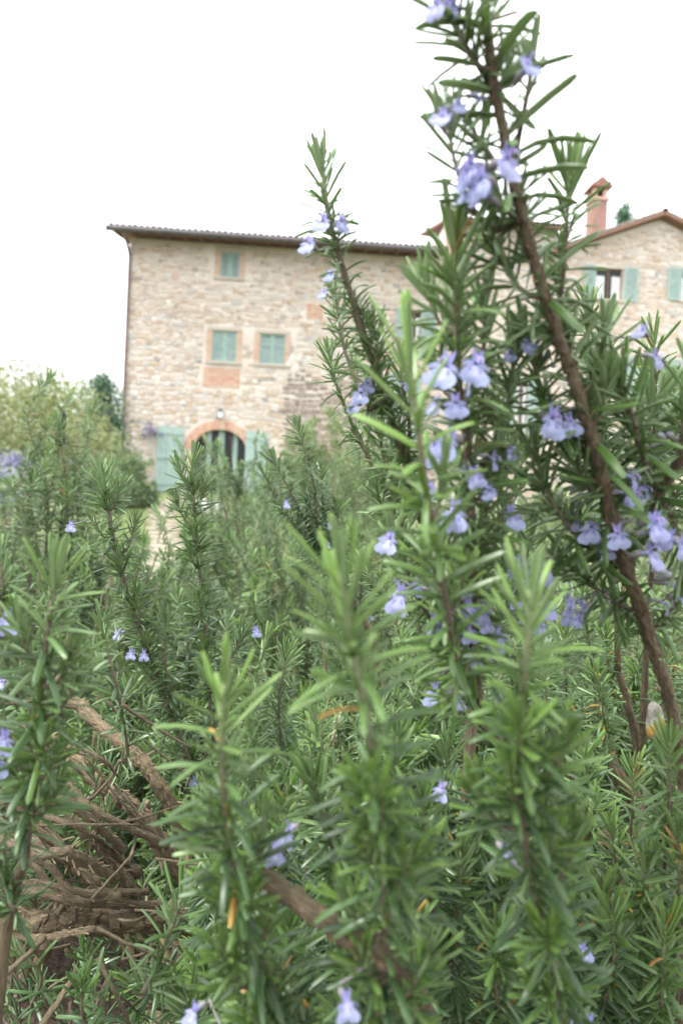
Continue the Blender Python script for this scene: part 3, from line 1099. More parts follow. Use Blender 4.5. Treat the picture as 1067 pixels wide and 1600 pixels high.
    mb.build('pier', M['brick'], ch).color = (0, 0.3, 0, 1)
    mb = MB(); mb.box((cu - 0.2, dd + 0.22, zt + 0.102), (cu + 0.2, dd + 0.4, zo), L); mb.build('flue', M['dark'], ch)  # solid block coloured near-black for the shade inside the open lantern
    mb = MB(); mb.extrude([(cu - hw - 0.14, zo + 0.002), (cu + hw + 0.14, zo + 0.002), (cu + hw + 0.14, zo + 0.08), (cu, zp + 0.16), (cu - hw - 0.14, zo + 0.08)], (dd - 0.14, dd + 2 * hw + 0.14), L)
    mb.build('cap', M['soffit'], ch)


U1 = build_main_house()
build_wing(U1)


# ------------------------------------------------------------------ trees, shrubs beyond the rosemary
def foliage_cards(C, n_per, size, rng, spread, flat=0.0):
    """small leaf faces scattered round clump centres"""
    k = len(C) * n_per
    P = np.repeat(C, n_per, 0) + rng.normal(0, 1, (k, 3)) * np.repeat(spread, n_per)[:, None]
    d = rng.normal(0, 1, (k, 3)); d[:, 2] *= 0.7; d /= np.linalg.norm(d, axis=1)[:, None]
    q = rng.normal(0, 1, (k, 3)); q -= d * (q * d).sum(1)[:, None]; q /= np.linalg.norm(q, axis=1)[:, None]
    s = size * rng.uniform(0.6, 1.3, k)[:, None]
    V = np.stack([P - d * s, P + q * s * 0.42, P + d * s, P - q * s * 0.42], 1)
    F = np.arange(k * 4).reshape(-1, 4)
    lc = np.zeros((k, 4, 4)); lc[..., 3] = 1
    lc[..., 1] = rng.uniform(0, 0.95, k)[:, None]; lc[..., 0] = np.repeat(rng.uniform(0, 0.8, len(C)), n_per)[:, None]
    return V.reshape(-1, 3), F, lc.reshape(-1, 4)


M['tree_leaf'] = leaf_material('olive_tree_leaf', (0.25, 0.265, 0.115), (0.17, 0.195, 0.085), (0.36, 0.36, 0.17), (0.26, 0.29, 0.15), dead=2, rough=0.6, transl=0.3)
M['pine_leaf'] = leaf_material('blue_green_leaf', (0.055, 0.13, 0.085), (0.03, 0.08, 0.06), (0.10, 0.19, 0.11), (0.14, 0.22, 0.16), dead=2, rough=0.6, transl=0.2)
M['shrub_leaf'] = leaf_material('shrub_leaf', (0.07, 0.13, 0.05), (0.04, 0.085, 0.035), (0.13, 0.20, 0.075), (0.2, 0.26, 0.16), dead=2, rough=0.6, transl=0.25)
M['lime_leaf'] = leaf_material('yellow_green_leaf', (0.13, 0.20, 0.06), (0.07, 0.13, 0.045), (0.24, 0.30, 0.09), (0.25, 0.3, 0.16), dead=2, rough=0.6, transl=0.3)


def tree(name, base, height, spread, label, material, seed, n_clump=60, n_per=70, leaf=0.07, trunk_r=0.09, low=0.3, cat='tree', conic=False, group=None):
    rng = np.random.default_rng(seed)
    t = thing(name, base, label, cat, group)
    Vs, Fs, nv = [], [], 0

    def addt(p, r, k=6):
        nonlocal nv
        V, F = tube(np.asarray(p), r, k, 0.08, rng)
        Vs.append(V); Fs.append(F + nv); nv += len(V)
    top = np.array([rng.normal(0, 0.06) * height, rng.normal(0, 0.06) * height, height * 0.9])
    trunk = catmull([np.array([0, 0, -0.15]), top * np.array([0.2, 0.3, 0.35]), top * np.array([0.8, 0.5, 0.7]), top], 14)
    addt(trunk, np.linspace(trunk_r, trunk_r * 0.15, 14), 8)
    C, S = [], []
    for i in range(n_clump):
        u = rng.uniform(low, 1.0)
        a = rng.uniform(0, 6.283)
        prof = (1 - u) ** 0.8 + 0.08 if conic else math.sqrt(max(0.05, 1 - ((u - (low + 1) / 2) / ((1 - low) / 2 + 0.05)) ** 2))
        r = spread * prof * math.sqrt(rng.uniform(0.15, 1.0)) * rng.uniform(0.75, 1.12)
        c = np.array([math.cos(a) * r, math.sin(a) * r, u * height])
        C.append(c); S.append(rng.uniform(0.10, 0.2) * spread)
        if i % 2 == 0:
            b = trunk[int(min(13, max(2, (u - 0.18) / 0.9 * 13)))]
            addt(catmull([b, (b + c) / 2 + np.array([0, 0, -0.05 * height * rng.uniform(-1, 1)]), c], 5), np.linspace(trunk_r * 0.28, trunk_r * 0.06, 5), 4)
    link('trunk', mesh_np('trunk', np.vstack(Vs), np.vstack(Fs)), t, (M['bark'],))
    V, F, lc = foliage_cards(np.array(C), n_per, leaf, rng, np.array(S))
    link('crown', mesh_np('crown', V, F, None, lc, False), t, (material,))
    return t


def on_ground(px, d):
    p = at(px, 800, d); p[2] = ground_z(p[0], p[1]); return p


tree('olive_tree', on_ground(30, 21), 3.5, 2.5, 'broad yellow-green tree behind the tall rosemary at the edge', M['tree_leaf'], 21, 90, 80, 0.08, group='trees beyond the garden')
tree('olive_tree', on_ground(-60, 17), 2.6, 2.0, 'low yellow-green tree cut off by the picture edge', M['tree_leaf'], 22, 70, 70, 0.07, group='trees beyond the garden')
tree('olive_tree', on_ground(100, 30), 4.6, 2.6, 'farther hazy green tree between the olive and the conifer', M['lime_leaf'], 23, 90, 70, 0.1, group='trees beyond the garden')
tree('conifer_tree', on_ground(152, 24), 4.0, 1.3, 'blue-green conifer standing beside the house downpipe', M['pine_leaf'], 24, 90, 80, 0.07, conic=True, low=0.05, group='trees beyond the garden')
tree('garden_shrub', on_ground(120, 19), 2.1, 1.5, 'low ochre-green shrub in front of the conifer', M['tree_leaf'], 29, 50, 60, 0.07, low=0.05, cat='shrub')


def bare_sapling(base, height, label, seed):
    rng = np.random.default_rng(seed)
    t = thing('bare_sapling', base, label, 'tree', 'bare twigs against the sky')
    Vs, Fs, nv = [], [], 0
    Cl = []

    def grow(p, d, ln, r, depth):
        nonlocal nv
        q = [p]
        for i in range(4):
            d = d + rng.normal(0, 0.12, 3) + np.array([0, 0, 0.05]); d /= np.linalg.norm(d)
            q.append(q[-1] + d * ln / 4)
        q = np.array(q)
        V, F = tube(q, np.linspace(r, r * 0.55, 5), 4, 0, rng)
        Vs.append(V); Fs.append(F + nv); nv += len(V)
        if depth > 1:
            Cl.append(q[-1])
        if depth < 5:
            for k in range(3):
                dd = d + rng.normal(0, 0.55, 3); dd[2] = abs(dd[2]) * 0.8 + 0.1; dd /= np.linalg.norm(dd)
                grow(q[-1 - (k % 2)], dd, ln * rng.uniform(0.55, 0.8), r * 0.55, depth + 1)
    grow(np.array([0, 0, -0.1]), np.array([0.05, 0, 1.0]), height * 0.42, 0.06, 0)
    link('branches', mesh_np('branches', np.vstack(Vs), np.vstack(Fs)), t, (M['bark'],))
    V, F, lc = foliage_cards(np.array(Cl), 3, 0.03, rng, np.full(len(Cl), 0.06))
    link('buds', mesh_np('buds', V, F, None, lc, False), t, (M['tree_leaf'],))


bare_sapling(on_ground(62, 22), 4.4, 'thin bare sapling rising above the yellow-green tree', 31)
bare_sapling(on_ground(12, 24), 4.6, 'thin bare sapling at the far picture edge', 33)
# a dark tree top showing over the gabled roof
tree('conifer_tree', np.array([at(972, 400, 46)[0], at(972, 400, 46)[1], 1.0]), at(972, 325, 46)[2] - 1.0, 1.5, 'dark tree top peeping over the gabled roof beside the chimney', M['pine_leaf'], 35, 140, 60, 0.14, conic=True, low=0.4, trunk_r=0.2)


def shrub(base, rx, h, label, material, seed, n=90, per=90, leaf=0.035, name='garden_shrub', group='shrubs before the house'):
    """dense rounded shrub of short leafy twigs"""
    rng = np.random.default_rng(seed)
    t = thing(name, base, label, 'shrub', group)
    C, S = [], []
    Vs, Fs, nv = [], [], 0
    for i in range(n):
        v = rng.normal(0, 1, 3); v[2] = abs(v[2]); v /= np.linalg.norm(v)
        c = v * np.array([rx, rx, h]) * rng.uniform(0.55, 1.0) * (1 + 0.12 * math.sin(5 * v[0] + 3 * v[1]))
        C.append(c); S.append(rng.uniform(0.07, 0.14) * rx)
        V, F = tube(catmull([np.array([0, 0, 0]), c * np.array([.4, .4, .5]), c], 5), np.linspace(0.012, 0.004, 5), 4, 0, rng)
        Vs.append(V); Fs.append(F + nv); nv += len(V)
    link('stems', mesh_np('stems', np.vstack(Vs), np.vstack(Fs)), t, (M['bark'],))
    V, F, lc = foliage_cards(np.array(C), per, leaf, rng, np.array(S))
    link('foliage', mesh_np('foliage', V, F, None, lc, False), t, (material,))
    return t


shrub(on_ground(205, 15.0), 0.62, 1.35, 'dark rounded shrub beside the open green door shutter', M['shrub_leaf'], 41)
shrub(on_ground(150, 13.0), 0.6, 1.05, 'smaller dark shrub in front of the wall corner', M['shrub_leaf'], 42, 80, 80)
shrub(on_ground(492, 17.0), 1.0, 2.5, 'tall pale green shrub growing against the dark damp wall', M['lime_leaf'], 43, 130, 90, 0.045)
shrub(on_ground(440, 15.0), 0.55, 1.25, 'green shrub in front of the folded right door shutter', M['shrub_leaf'], 44, 90, 90)
shrub(on_ground(585, 16.0), 1.0, 1.9, 'bushy green shrub against the wall behind the slender sprig', M['lime_leaf'], 45, 110, 90, 0.045)
shrub(on_ground(870, 14.0), 0.8, 0.9, 'low bright green shrub below the taller stone block', M['lime_leaf'], 46, 80, 80, 0.045)
shrub(on_ground(980, 12.0), 0.9, 1.0, 'wide low shrub under the gabled wing', M['shrub_leaf'], 47, 90, 80, 0.045)

M['lavender'] = plain('violet_blossom', (0.15, 0.145, 0.28), 0.8, 20, (0.23, 0.22, 0.36))


def blossom(base, rx, h, label, seed, n=50):
    rng = np.random.default_rng(seed)
    t = shrub(base, rx, h, label, M['shrub_leaf'], seed, 40, 50, 0.03, 'lavender_bush', 'lavender in flower')
    C = rng.normal(0, 1, (n, 3)); C[:, 2] = np.abs(C[:, 2]) + 0.8; C /= np.linalg.norm(C, axis=1)[:, None]
    C *= np.array([rx, rx, h * 1.08])
    V, F, lc = foliage_cards(C, 30, 0.022, rng, np.full(n, 0.045))
    link('blossoms', mesh_np('blossoms', V, F, None, lc, False), t, (M['lavender'],))


blossom(on_ground(15, 7.5), 0.42, 0.92, 'violet flowering bush behind the rosemary at the picture edge', 51)


# flower cluster on the wall beside the shutter
def wall_flower():
    u, z = uz(237, 676)
    p = fr(u, -0.16, z)
    t = thing('wall_flowers', p, 'small violet flower cluster on the wall beside the door shutter', 'flowers')
    rng = np.random.default_rng(3)
    V, F, lc = foliage_cards(rng.normal(0, 1, (14, 3)) * np.array([0.12, 0.05, 0.15]), 40, 0.03, rng, np.full(14, 0.05))
    link('blossoms', mesh_np('blossoms', V, F, None, lc, False), t, (M['lavender'],))
    V, F = tube(catmull([np.array([0, 0.14, 0.2]), np.array([0, 0.04, 0.1]), np.array([0, 0, -0.1])], 6), np.linspace(0.02, 0.008, 6), 6)
    link('stalk', mesh_np('stalk', V, F), t, (M['bark'],))


wall_flower()


# ------------------------------------------------------------------ path, grass, stones
def slab_path():
    pm = plain('pale_path_stone', (0.31, 0.27, 0.21), 0.95, 5, (0.22, 0.19, 0.14), bumpd=0.02)
    p = link('path', None)
    tag(p, 'path of pale stone slabs leading up to the door', 'path', kind='structure')
    rng = np.random.default_rng(8)
    centre = [(262, 5.2), (258, 6.2), (262, 7.4), (258, 9), (254, 11), (252, 13.5), (262, 16.5), (275, 20), (300, 24.5)]
    cs = np.array([on_ground(a, d) for a, d in centre])
    C = catmull(cs, 60)
    acc = 0
    for i in range(59):
        acc += np.linalg.norm(C[i + 1] - C[i])
        if acc < 0.36: continue
        acc = 0
        T = C[i + 1] - C[i]; T[2] = 0; T /= np.linalg.norm(T)
        S = np.array([T[1], -T[0], 0])
        for k in range(1):
            w = rng.uniform(0.42, 0.52); ln = rng.uniform(0.28, 0.36)
            c = C[i] + S * rng.normal(0, 0.05)
            n = 7
            an = np.linspace(0, 2 * np.pi, n, endpoint=False) + rng.uniform(0, 0.5)
            pts = [c + S * math.cos(a) * w * 0.56 * rng.uniform(0.85, 1.1) + T * math.sin(a) * ln * 0.56 * rng.uniform(0.85, 1.1) for a in an]
            top = [np.array([q[0], q[1], ground_z(q[0], q[1]) + 0.035]) for q in pts]
            bot = [q - np.array([0, 0, 0.08]) for q in top]
            mb = MB(); mb.add(top + bot, [tuple(range(n))] + [(j, j + n, (j + 1) % n + n, (j + 1) % n) for j in range(n)])
            mb.build('slab', pm, p)


slab_path()


def lawn():
    rng = np.random.default_rng(9)
    n = 26000
    d = 4.5 + 20 * rng.uniform(0, 1, n) ** 1.4
    px = rng.uniform(150, 620, n)
    P = EYE + d[:, None] * (((px - 533.5) / FPX)[:, None] * RIGHT + FWD)
    P[:, 2] = ground_z(P[:, 0], P[:, 1])
    ppx = 533.5 + FPX * ((P - EYE) @ RIGHT) / d
    keep = np.abs(ppx - 262) * d / FPX > 0.25
    P = P[keep]; n = len(P)
    h = rng.uniform(0.03, 0.085, n); a = rng.uniform(0, 6.28, n); w = 0.006
    side = np.stack([np.cos(a), np.sin(a), np.zeros(n)], -1) * w
    lean = rng.normal(0, 0.02, (n, 3)); lean[:, 2] = h
    V = np.stack([P - side, P + side, P + lean + side * 0.2, P + lean - side * 0.2], 1).reshape(-1, 3)
    lc = np.zeros((n, 4, 4)); lc[..., 3] = 1; lc[..., 1] = rng.uniform(0, 0.95, n)[:, None]; lc[..., 0] = rng.uniform(0.3, 1, n)[:, None]
    gm = leaf_material('grass_blade', (0.12, 0.18, 0.05), (0.08, 0.13, 0.035), (0.20, 0.26, 0.075), (0.2, 0.26, 0.10), dead=2, rough=0.6, transl=0.3)
    o = link('grass', mesh_np('grass', V, np.arange(n * 4).reshape(-1, 4), None, lc.reshape(-1, 4), False), None, (gm,))
    tag(o, 'short bright green lawn beside the slab path', 'grass', kind='stuff')


lawn()


def rock(name, c, s, label, material, seed, cat='rock'):
    bm = bmesh.new(); bmesh.ops.create_icosphere(bm, subdivisions=3, radius=1)
    rng = np.random.default_rng(seed)
    k = rng.normal(0, 1, (6, 3)) * 1.6; ph = rng.uniform(0, 6, 6)
    for v in bm.verts:
        q = np.array(v.co)
        f = 1 + 0.09 * sum(math.sin(k[i] @ q + ph[i]) for i in range(6)) * 0.8
        v.co = Vector((q[0] * f * s[0], q[1] * f * s[1], q[2] * f * s[2]))
    me = bpy.data.meshes.new(name); bm.to_mesh(me); bm.free()
    for p_ in me.polygons: p_.use_smooth = True
    o = link(name, me, None, (material,), c)
    return tag(o, label, cat)


gr = plain('grey_rock', (0.26, 0.25, 0.24), 0.95, 6, (0.40, 0.38, 0.35), bumpd=0.03)
p = on_ground(330, 13); rock('garden_rock', p + np.array([0, 0, 0.1]), (0.34, 0.3, 0.28), 'grey rock at the lawn edge before the arched door', gr, 61)


def lichen_material():
    m, nt, bs, out = mat('lichen_stone')
    a = noise(nt, 60, 4); b = noise(nt, 34, 2)
    c = mixc(nt, maprange(nt, a, 0.4, 0.6), (0.08, 0.075, 0.06), (0.22, 0.205, 0.18))
    c = mixc(nt, maprange(nt, b, 0.56, 0.62), c, (0.26, 0.15, 0.025))
    nt.links.new(c, bs.inputs['Base Color']); bs.inputs['Roughness'].default_value = 0.95
    bump(nt, bs, a, 0.7, 0.006)
    return m


rock('lichen_stone', at(1022, 1130, 0.68), (0.007, 0.012, 0.019), 'pale stone with orange lichen between the rosemary stems', lichen_material(), 63)


# ------------------------------------------------------------------ rosemary bushes
def in_frame(p):
    x, y, d = to_px(p)
    return -30 < x < 1097 and -30 < y < 1630 and d > 0.05


class Bush:
    """one rosemary bush: woody branches, shoots with their leaves, flowers"""
    def __init__(self, base, label, name='rosemary_bush', group='rosemary bushes of the border', n_single=280, seed=1):
        self.base = np.array(base, float)
        self.root = thing(name, self.base, label, 'shrub', group)
        self.rng = np.random.default_rng(seed)
        self.shoots = []
        self.paths = []
        self.n_single = n_single
        self.age_bias = 0.0

    def branch(self, pts, r0, r1, n=None, lump=0.16, k=10, name='branch', flakes=0):
        P = np.array([p if isinstance(p, np.ndarray) else at(*p) for p in pts])
        n = n or max(16, 10 * len(P))
        path = catmull(P, n)
        path[1:-1] += self.rng.normal(0, r0 * 0.09, (n - 2, 3))
        tt = np.linspace(0, 1, n)[:, None]
        path[1:-1] += (r0 * 0.18 * np.sin(tt * 15 + self.rng.uniform(0, 6, 3)) * np.sin(tt * math.pi))[1:-1]
        V, F = tube(path - path[0], np.linspace(r0, r1, n), k, lump, self.rng)
        me = mesh_np(name, V, F)
        th = np.linspace(0, 2 * np.pi, k, endpoint=False)
        sl_ = np.concatenate([[0], np.cumsum(np.linalg.norm(np.diff(path, axis=0), axis=1))]) / max(r0, r1) * 0.14 + self.rng.uniform(0, 50)
        bk = np.stack([np.tile(np.cos(th), n), np.tile(np.sin(th), n), np.repeat(sl_, k)], -1)
        bk = np.vstack([bk, [[0, 0, sl_[0]], [0, 0, sl_[-1]]]]).astype(np.float32)
        at_ = me.attributes.new('bk', 'FLOAT_VECTOR', 'POINT'); at_.data.foreach_set('vector', bk.ravel())
        o = link(name, me, self.root, (M['bark'],), path[0] - self.base)
        self.paths.append(path)
        if flakes:
            self.flakes(o, path, np.linspace(r0, r1, n), flakes)
        return path

    def flakes(self, parent, path, rad, count):
        """strips of loose bark and crumbs of old leaf scars"""
        rng = self.rng
        T, A, B = frames(path)
        Vs = []
        for _ in range(int(count * 1.8)):
            i = rng.integers(1, len(path) - 1)
            a = rng.uniform(0, 6.28)
            rd = math.cos(a) * A[i] + math.sin(a) * B[i]; tg = np.cross(T[i], rd)
            r = rad[i] * 1.02
            ln = rng.uniform(0.12, 0.9) * rad[i] * 1.4; w = rng.uniform(0.04, 0.13) * rad[i] * 1.4
            p0 = path[i] + rd * r
            lift = rng.uniform(0.02, 0.22) * rad[i]
            q = T[i] * ln * rng.choice((-1, 1))
            Vs.append([p0 - tg * w, p0 + tg * w, p0 + q + rd * lift + tg * w * 0.5, p0 + q + rd * lift - tg * w * 0.5])
        V = np.array(Vs).reshape(-1, 3) - path[0]
        F = np.arange(len(V)).reshape(-1, 4)
        SV, SF, nv = [V], [F], len(V)
        for _ in range(count // 7):                 # broken twig stubs
            i = rng.integers(1, len(path) - 1); a = rng.uniform(0, 6.28)
            rd = math.cos(a) * A[i] + math.sin(a) * B[i]; ln = rng.uniform(0.6, 2.2) * rad[i]
            q = catmull([path[i], path[i] + rd * rad[i] + T[i] * ln * 0.2, path[i] + rd * (rad[i] + ln * 0.8) + T[i] * ln * 0.7], 5)
            tv, tf = tube(q - path[0], np.linspace(rad[i] * 0.26, rad[i] * 0.14, 5), 6, 0.15, rng)
            SV.append(tv); SF.append(tf + nv); nv += len(tv)
        V = np.vstack(SV); F = np.vstack(SF)
        o = link('bark_flakes', mesh_np('bark_flakes', V, F, None, None, False), parent, (M['bark'],))
        o['kind'] = 'stuff'

    def shoot(self, pts, L=0.030, r0=0.0018, r1=0.0008, lod=0, green=0.35, label=None, **kw):
        P = np.array([p if isinstance(p, np.ndarray) else at(*p) for p in pts])
        if self.paths:                              # grow out of the nearest wood
            q = self.nearest(P[0])
            if 0.003 < np.linalg.norm(q - P[0]) < 0.06: P = np.vstack([q, P])
        ln = np.linalg.norm(np.diff(P, axis=0), axis=1).sum()
        n = max(10, int(ln / 0.008))
        path = catmull(P, n)                      # from base to tip
        kw['base_age'] = kw.get('base_age', 0.0) + self.age_bias
        rec = sprig_leaves(path, L, self.rng, **kw)
        V, F, lc = stem_arrays(path - path[0], r0, r1, 8 if lod == 0 else 6, green)
        o = link('sprig', mesh_np('sprig', V, F, None, lc), self.root, (M['stem'],), path[0] - self.base)
        if label: o['label'] = label
        self.shoots.append((o, path[0], rec, lod))
        self.paths.append(path)
        return path

    def side_shoots(self, path, n, ln=(0.025, 0.05), L=0.024, t0=0.1, t1=0.85, lod=0, back=False, **kw):
        """short leafy shoots leaving a stem at its leaf axils"""
        T, A_, B_ = frames(path)
        for k in range(n):
            t = t0 + (t1 - t0) * (k + self.rng.uniform(0.2, 0.8)) / n
            i = int(t * (len(path) - 1))
            a = self.rng.uniform(0, 6.283)
            rd = math.cos(a) * A_[i] + math.sin(a) * B_[i]
            if (rd[1] < -0.1) if back else (rd[1] > 0.5): rd = -rd
            l = self.rng.uniform(*ln)
            p0 = path[i]
            p1 = p0 + (rd * 0.75 + T[i] * 0.5) * l * 0.45
            p2 = p0 + (rd * 0.62 + T[i] * 0.8 + np.array([0, 0, 0.12])) * l
            self.shoot([p0, p1, p2], L=L * self.rng.uniform(0.8, 1.1), r0=0.0011, r1=0.0006, lod=lod, tufts=0.1, **kw)

    def nearest(self, p):
        best = None
        for q in self.paths:
            d = np.linalg.norm(q - p, axis=1); i = int(d.argmin())
            if best is None or d[i] < best[0]: best = (d[i], q[i])
        return best[1]

    def finish(self):
        # the leaves that show largest become pieces of their own, the rest one mass per sprig
        cand = []
        for si, (o, org, rec, lod) in enumerate(self.shoots):
            for i in range(len(rec['L'])):
                mid = rec['p'][i] + rec['d'][i] * rec['L'][i] * 0.5
                if in_frame(mid):
                    dep = mid[1] - EYE[1]
                    cand.append((rec['L'][i] / dep, si, i))
        cand.sort(reverse=True)
        single = {}
        for _, si, i in cand[:self.n_single]:
            single.setdefault(si, set()).add(i)
        for si, (o, org, rec, lod) in enumerate(self.shoots):
            s = single.get(si, set())
            for i in sorted(s):
                c = rec['curl'][i]
                ci = int(np.argmin([abs(c - q) for q in CURLS]))
                lf = link('leaf', LEAF_ME[ci], o)
                d, n = rec['d'][i], rec['n'][i]
                x = np.cross(d, n) * (rec['w'][i] / (rec['L'][i] * WID))
                Lx = rec['L'][i]
                p = rec['p'][i] - org
                lf.matrix_basis = Matrix(((x[0] * Lx, d[0] * Lx, n[0] * Lx, p[0]), (x[1] * Lx, d[1] * Lx, n[1] * Lx, p[1]), (x[2] * Lx, d[2] * Lx, n[2] * Lx, p[2]), (0, 0, 0, 1)))
                lf.color = (float(rec['age'][i]), float(rec['rnd'][i]), 0, 1)
            keep = [i for i in range(len(rec['L'])) if i not in s]
            if keep:
                sub = {k: v[keep] for k, v in rec.items()}
                sub['p'] = sub['p'] - org
                V, F, lc = leaves_mesh_arrays(sub, lod)
                lv = link('leaves', mesh_np('leaves', V, F, None, lc), o, (M['leaf'],))
                lv['kind'] = 'stuff'


# ---- flowers
def lip_mesh():
    """drooping spoon-shaped middle lobe with two narrow side lobes; local +y out, +z up; about 1 unit = flower width"""
    Vs, Fs, Ls = [], [], []

    def grid(fn, nu, nv, spot):
        base = sum(len(v) for v in Vs)
        V = []; Lc = []
        for j in range(nv + 1):
            for i in range(nu + 1):
                u, v = i / nu * 2 - 1, j / nv
                V.append(fn(u, v)); Lc.append((max(0, 1 - abs(u) * 2.2) * (1 if v < 0.7 else 0), 0, spot(u, v), 1))
        F = []
        for j in range(nv):
            for i in range(nu):
                a = base + j * (nu + 1) + i
                F.append((a, a + 1, a + nu + 2, a + nu + 1))
        Vs.append(np.array(V)); Fs.append(np.array(F)); Ls.append(np.array(Lc))

    def mid(u, v):
        w = 0.12 + 0.38 * math.sin(min(1, v * 1.15) * math.pi * 0.62) ** 1.5 * (1 if v < 0.8 else 1 - (v - 0.8) * 1.3)
        y = 0.30 * math.sin(v * 1.9) + 0.05; z = -0.62 * v ** 1.25
        return (u * w, y + 0.16 * u * u * v + 0.02 * math.sin(u * 9) * v, z + 0.05 * math.cos(u * 7) * (v > 0.9))
    grid(mid, 8, 8, lambda u, v: 1.0 if (abs(abs(u) - 0.5) < 0.15 and 0.20 < v < 0.42) else (0.4 if abs(u) < 0.13 and 0.1 < v < 0.5 else 0))
    for s in (-1, 1):
        def side(u, v, s=s):
            c = (s * (0.08 + 0.38 * v), 0.10 + 0.16 * v, 0.04 - 0.10 * v * v)
            return (c[0] + 0.03 * u, c[1], c[2] + 0.09 * u * math.sin(math.pi * (0.15 + 0.75 * v)))
        grid(side, 2, 4, lambda u, v: 0.1)
    # tube throat
    def throat(u, v):
        a = u * math.pi
        r = 0.075 + 0.035 * v
        return (math.cos(a) * r, -0.42 + 0.5 * v, math.sin(a) * r + 0.02)
    grid(throat, 8, 3, lambda u, v: 0.15)
    off = 0
    me = mesh_np('lower_lip', np.vstack(Vs), np.vstack(Fs), None, np.vstack(Ls)); me.materials.append(M['lip'])
    return me


def hood_mesh():
    V, F = [], []
    for s in (-1, 1):
        base = len(V)
        for j in range(6):
            v = j / 5
            for u in (-1, 0, 1):
                w = 0.095 * math.sin(math.pi * (0.25 + 0.7 * v))
                V.append((s * (0.05 + 0.11 * v * v) + u * w, 0.02 - 0.10 * v + 0.03 * abs(u), 0.08 + 0.46 * v))
        for j in range(5):
            for i in range(2):
                a = base + j * 3 + i
                F.append((a, a + 1, a + 4, a + 3))
    me = mesh_np('upper_lip', np.array(V), np.array(F)); me.materials.append(M['hood'])
    return me


def stamen_mesh():
    Vs, Fs, nv = [], [], 0
    for s in (-1, 1):
        P = catmull([(s * 0.03, -0.02, 0.06), (s * 0.05, 0.22, 0.26), (s * 0.07, 0.46, 0.20), (s * 0.08, 0.55, 0.04)], 9)
        V, F = tube(P, np.array([0.018] * 8 + [0.03]), 4)
        Vs.append(V); Fs.append(F + nv); nv += len(V)
    me = mesh_np('stamens', np.vstack(Vs), np.vstack(Fs)); me.materials.append(M['stamen'])
    return me


def calyx_mesh(bud=False):
    P = np.array([(0, -0.95, -0.16), (0, -0.80, -0.12), (0, -0.72, -0.08), (0, -0.55, -0.02), (0, -0.36, 0.02), (0, -0.26, 0.02)])
    V, F = tube(P, np.array([0.03, 0.035, 0.10, 0.15, 0.16, 0.09]), 8, 0.05)
    me = mesh_np('calyx', V, F); me.materials.append(M['calyx'])
    return me


def bud_mesh():
    P = np.array([(0, -0.7, -0.05), (0, -0.5, 0.0), (0, -0.35, 0.03), (0, -0.1, 0.06), (0, 0.12, 0.06), (0, 0.24, 0.04)])
    V, F = tube(P, np.array([0.02, 0.05, 0.13, 0.17, 0.15, 0.05]), 8, 0.04)
    me = mesh_np('bud', V, F); me.materials.append(M['bud'])
    return me


LIP, HOOD, STAM, CAL, BUD = lip_mesh(), hood_mesh(), stamen_mesh(), calyx_mesh(), bud_mesh()


def basis(face, upv):
    y = np.asarray(face, float); y /= np.linalg.norm(y)
    z = np.asarray(upv, float) - y * (y @ np.asarray(upv, float)); z /= np.linalg.norm(z)
    x = np.cross(y, z)
    return x, y, z


def flower(bush, px, py, d, yaw=0.0, size=0.0165, tilt=-0.1, roll=0.0, closed=False):
    """yaw 0 faces the camera; positive turns it towards the right of the picture"""
    p = at(px, py, d)
    size = size * 0.68
    foot = bush.nearest(p)
    off = p - foot
    dist = np.linalg.norm(off)
    lim = 0.016 + size * 0.5
    if dist > lim: p = foot + off / dist * lim
    foot = bush.nearest(p)
    f = np.array([math.sin(yaw) * math.cos(tilt), -math.cos(yaw) * math.cos(tilt), math.sin(tilt)])
    x, y, z = basis(f, np.array([math.sin(roll), 0, math.cos(roll)]))
    s = size
    Mx = Matrix(((x[0] * s, y[0] * s, z[0] * s, 0), (x[1] * s, y[1] * s, z[1] * s, 0), (x[2] * s, y[2] * s, z[2] * s, 0), (0, 0, 0, 1)))
    q = p - bush.base
    Mx.translation = Vector(q)
    e = link('bud' if closed else 'flower', BUD if closed else None, bush.root)
    e.matrix_basis = Mx
    if not closed:
        link('lower_lip', LIP, e); link('upper_lip', HOOD, e); link('stamens', STAM, e); link('calyx', CAL, e)
    # stalk to the nearest shoot
    back = p - f * s * (0.68 if closed else 0.92)
    ln = np.linalg.norm(foot - back)
    if ln > 0.001:
        P = catmull([foot, (foot + back) / 2 + np.array([0, 0, -0.06 * ln]), back], 6) - p
        inv = np.array(Mx.to_3x3().inverted())
        V, F = tube(P @ inv.T, np.full(6, 0.0006 / s), 4)
        link('stalk', mesh_np('stalk', V, F), e, (M['calyx'],))


# ---- hand-placed bushes (spot in the picture, metres ahead)
def root_at(px, d):
    p = on_ground(px, d); p[2] -= 0.02; return p


# A: the tall flowering one
A = Bush(root_at(1010, 0.45), 'tall flowering rosemary bush with thick brown stem rising against the white sky', seed=71)
A.age_bias = 0.2
mainb = A.branch([(1075, 1330, .50), (1058, 1150, .46), (1008, 975, .405), (965, 850, .375), (935, 720, .355), (895, 590, .338), (850, 460, .325), (812, 330, .315), (785, 200, .31), (766, 90, .305), (752, -70, .30)],
                 0.0043, 0.0015, 190, 0.24, 12, flakes=190)
A.branch([(975, 905, .415), (995, 850, .40), (1025, 780, .385), (1062, 720, .37), (1110, 640, .36)], 0.0036, 0.0024, 40, 0.12, flakes=30)
low_root = A.branch([A.base, A.base * 0.5 + at(1075, 1330, .50) * 0.5 + np.array([0.02, 0, 0]), at(1075, 1330, .50)], 0.012, 0.0082, 20, 0.1)
A.branch([(752, 1130, .44), (742, 1010, .40), (738, 880, .37), (735, 760, .35), (722, 640, .335), (712, 560, .33)], 0.0026, 0.0018, 50, 0.08)
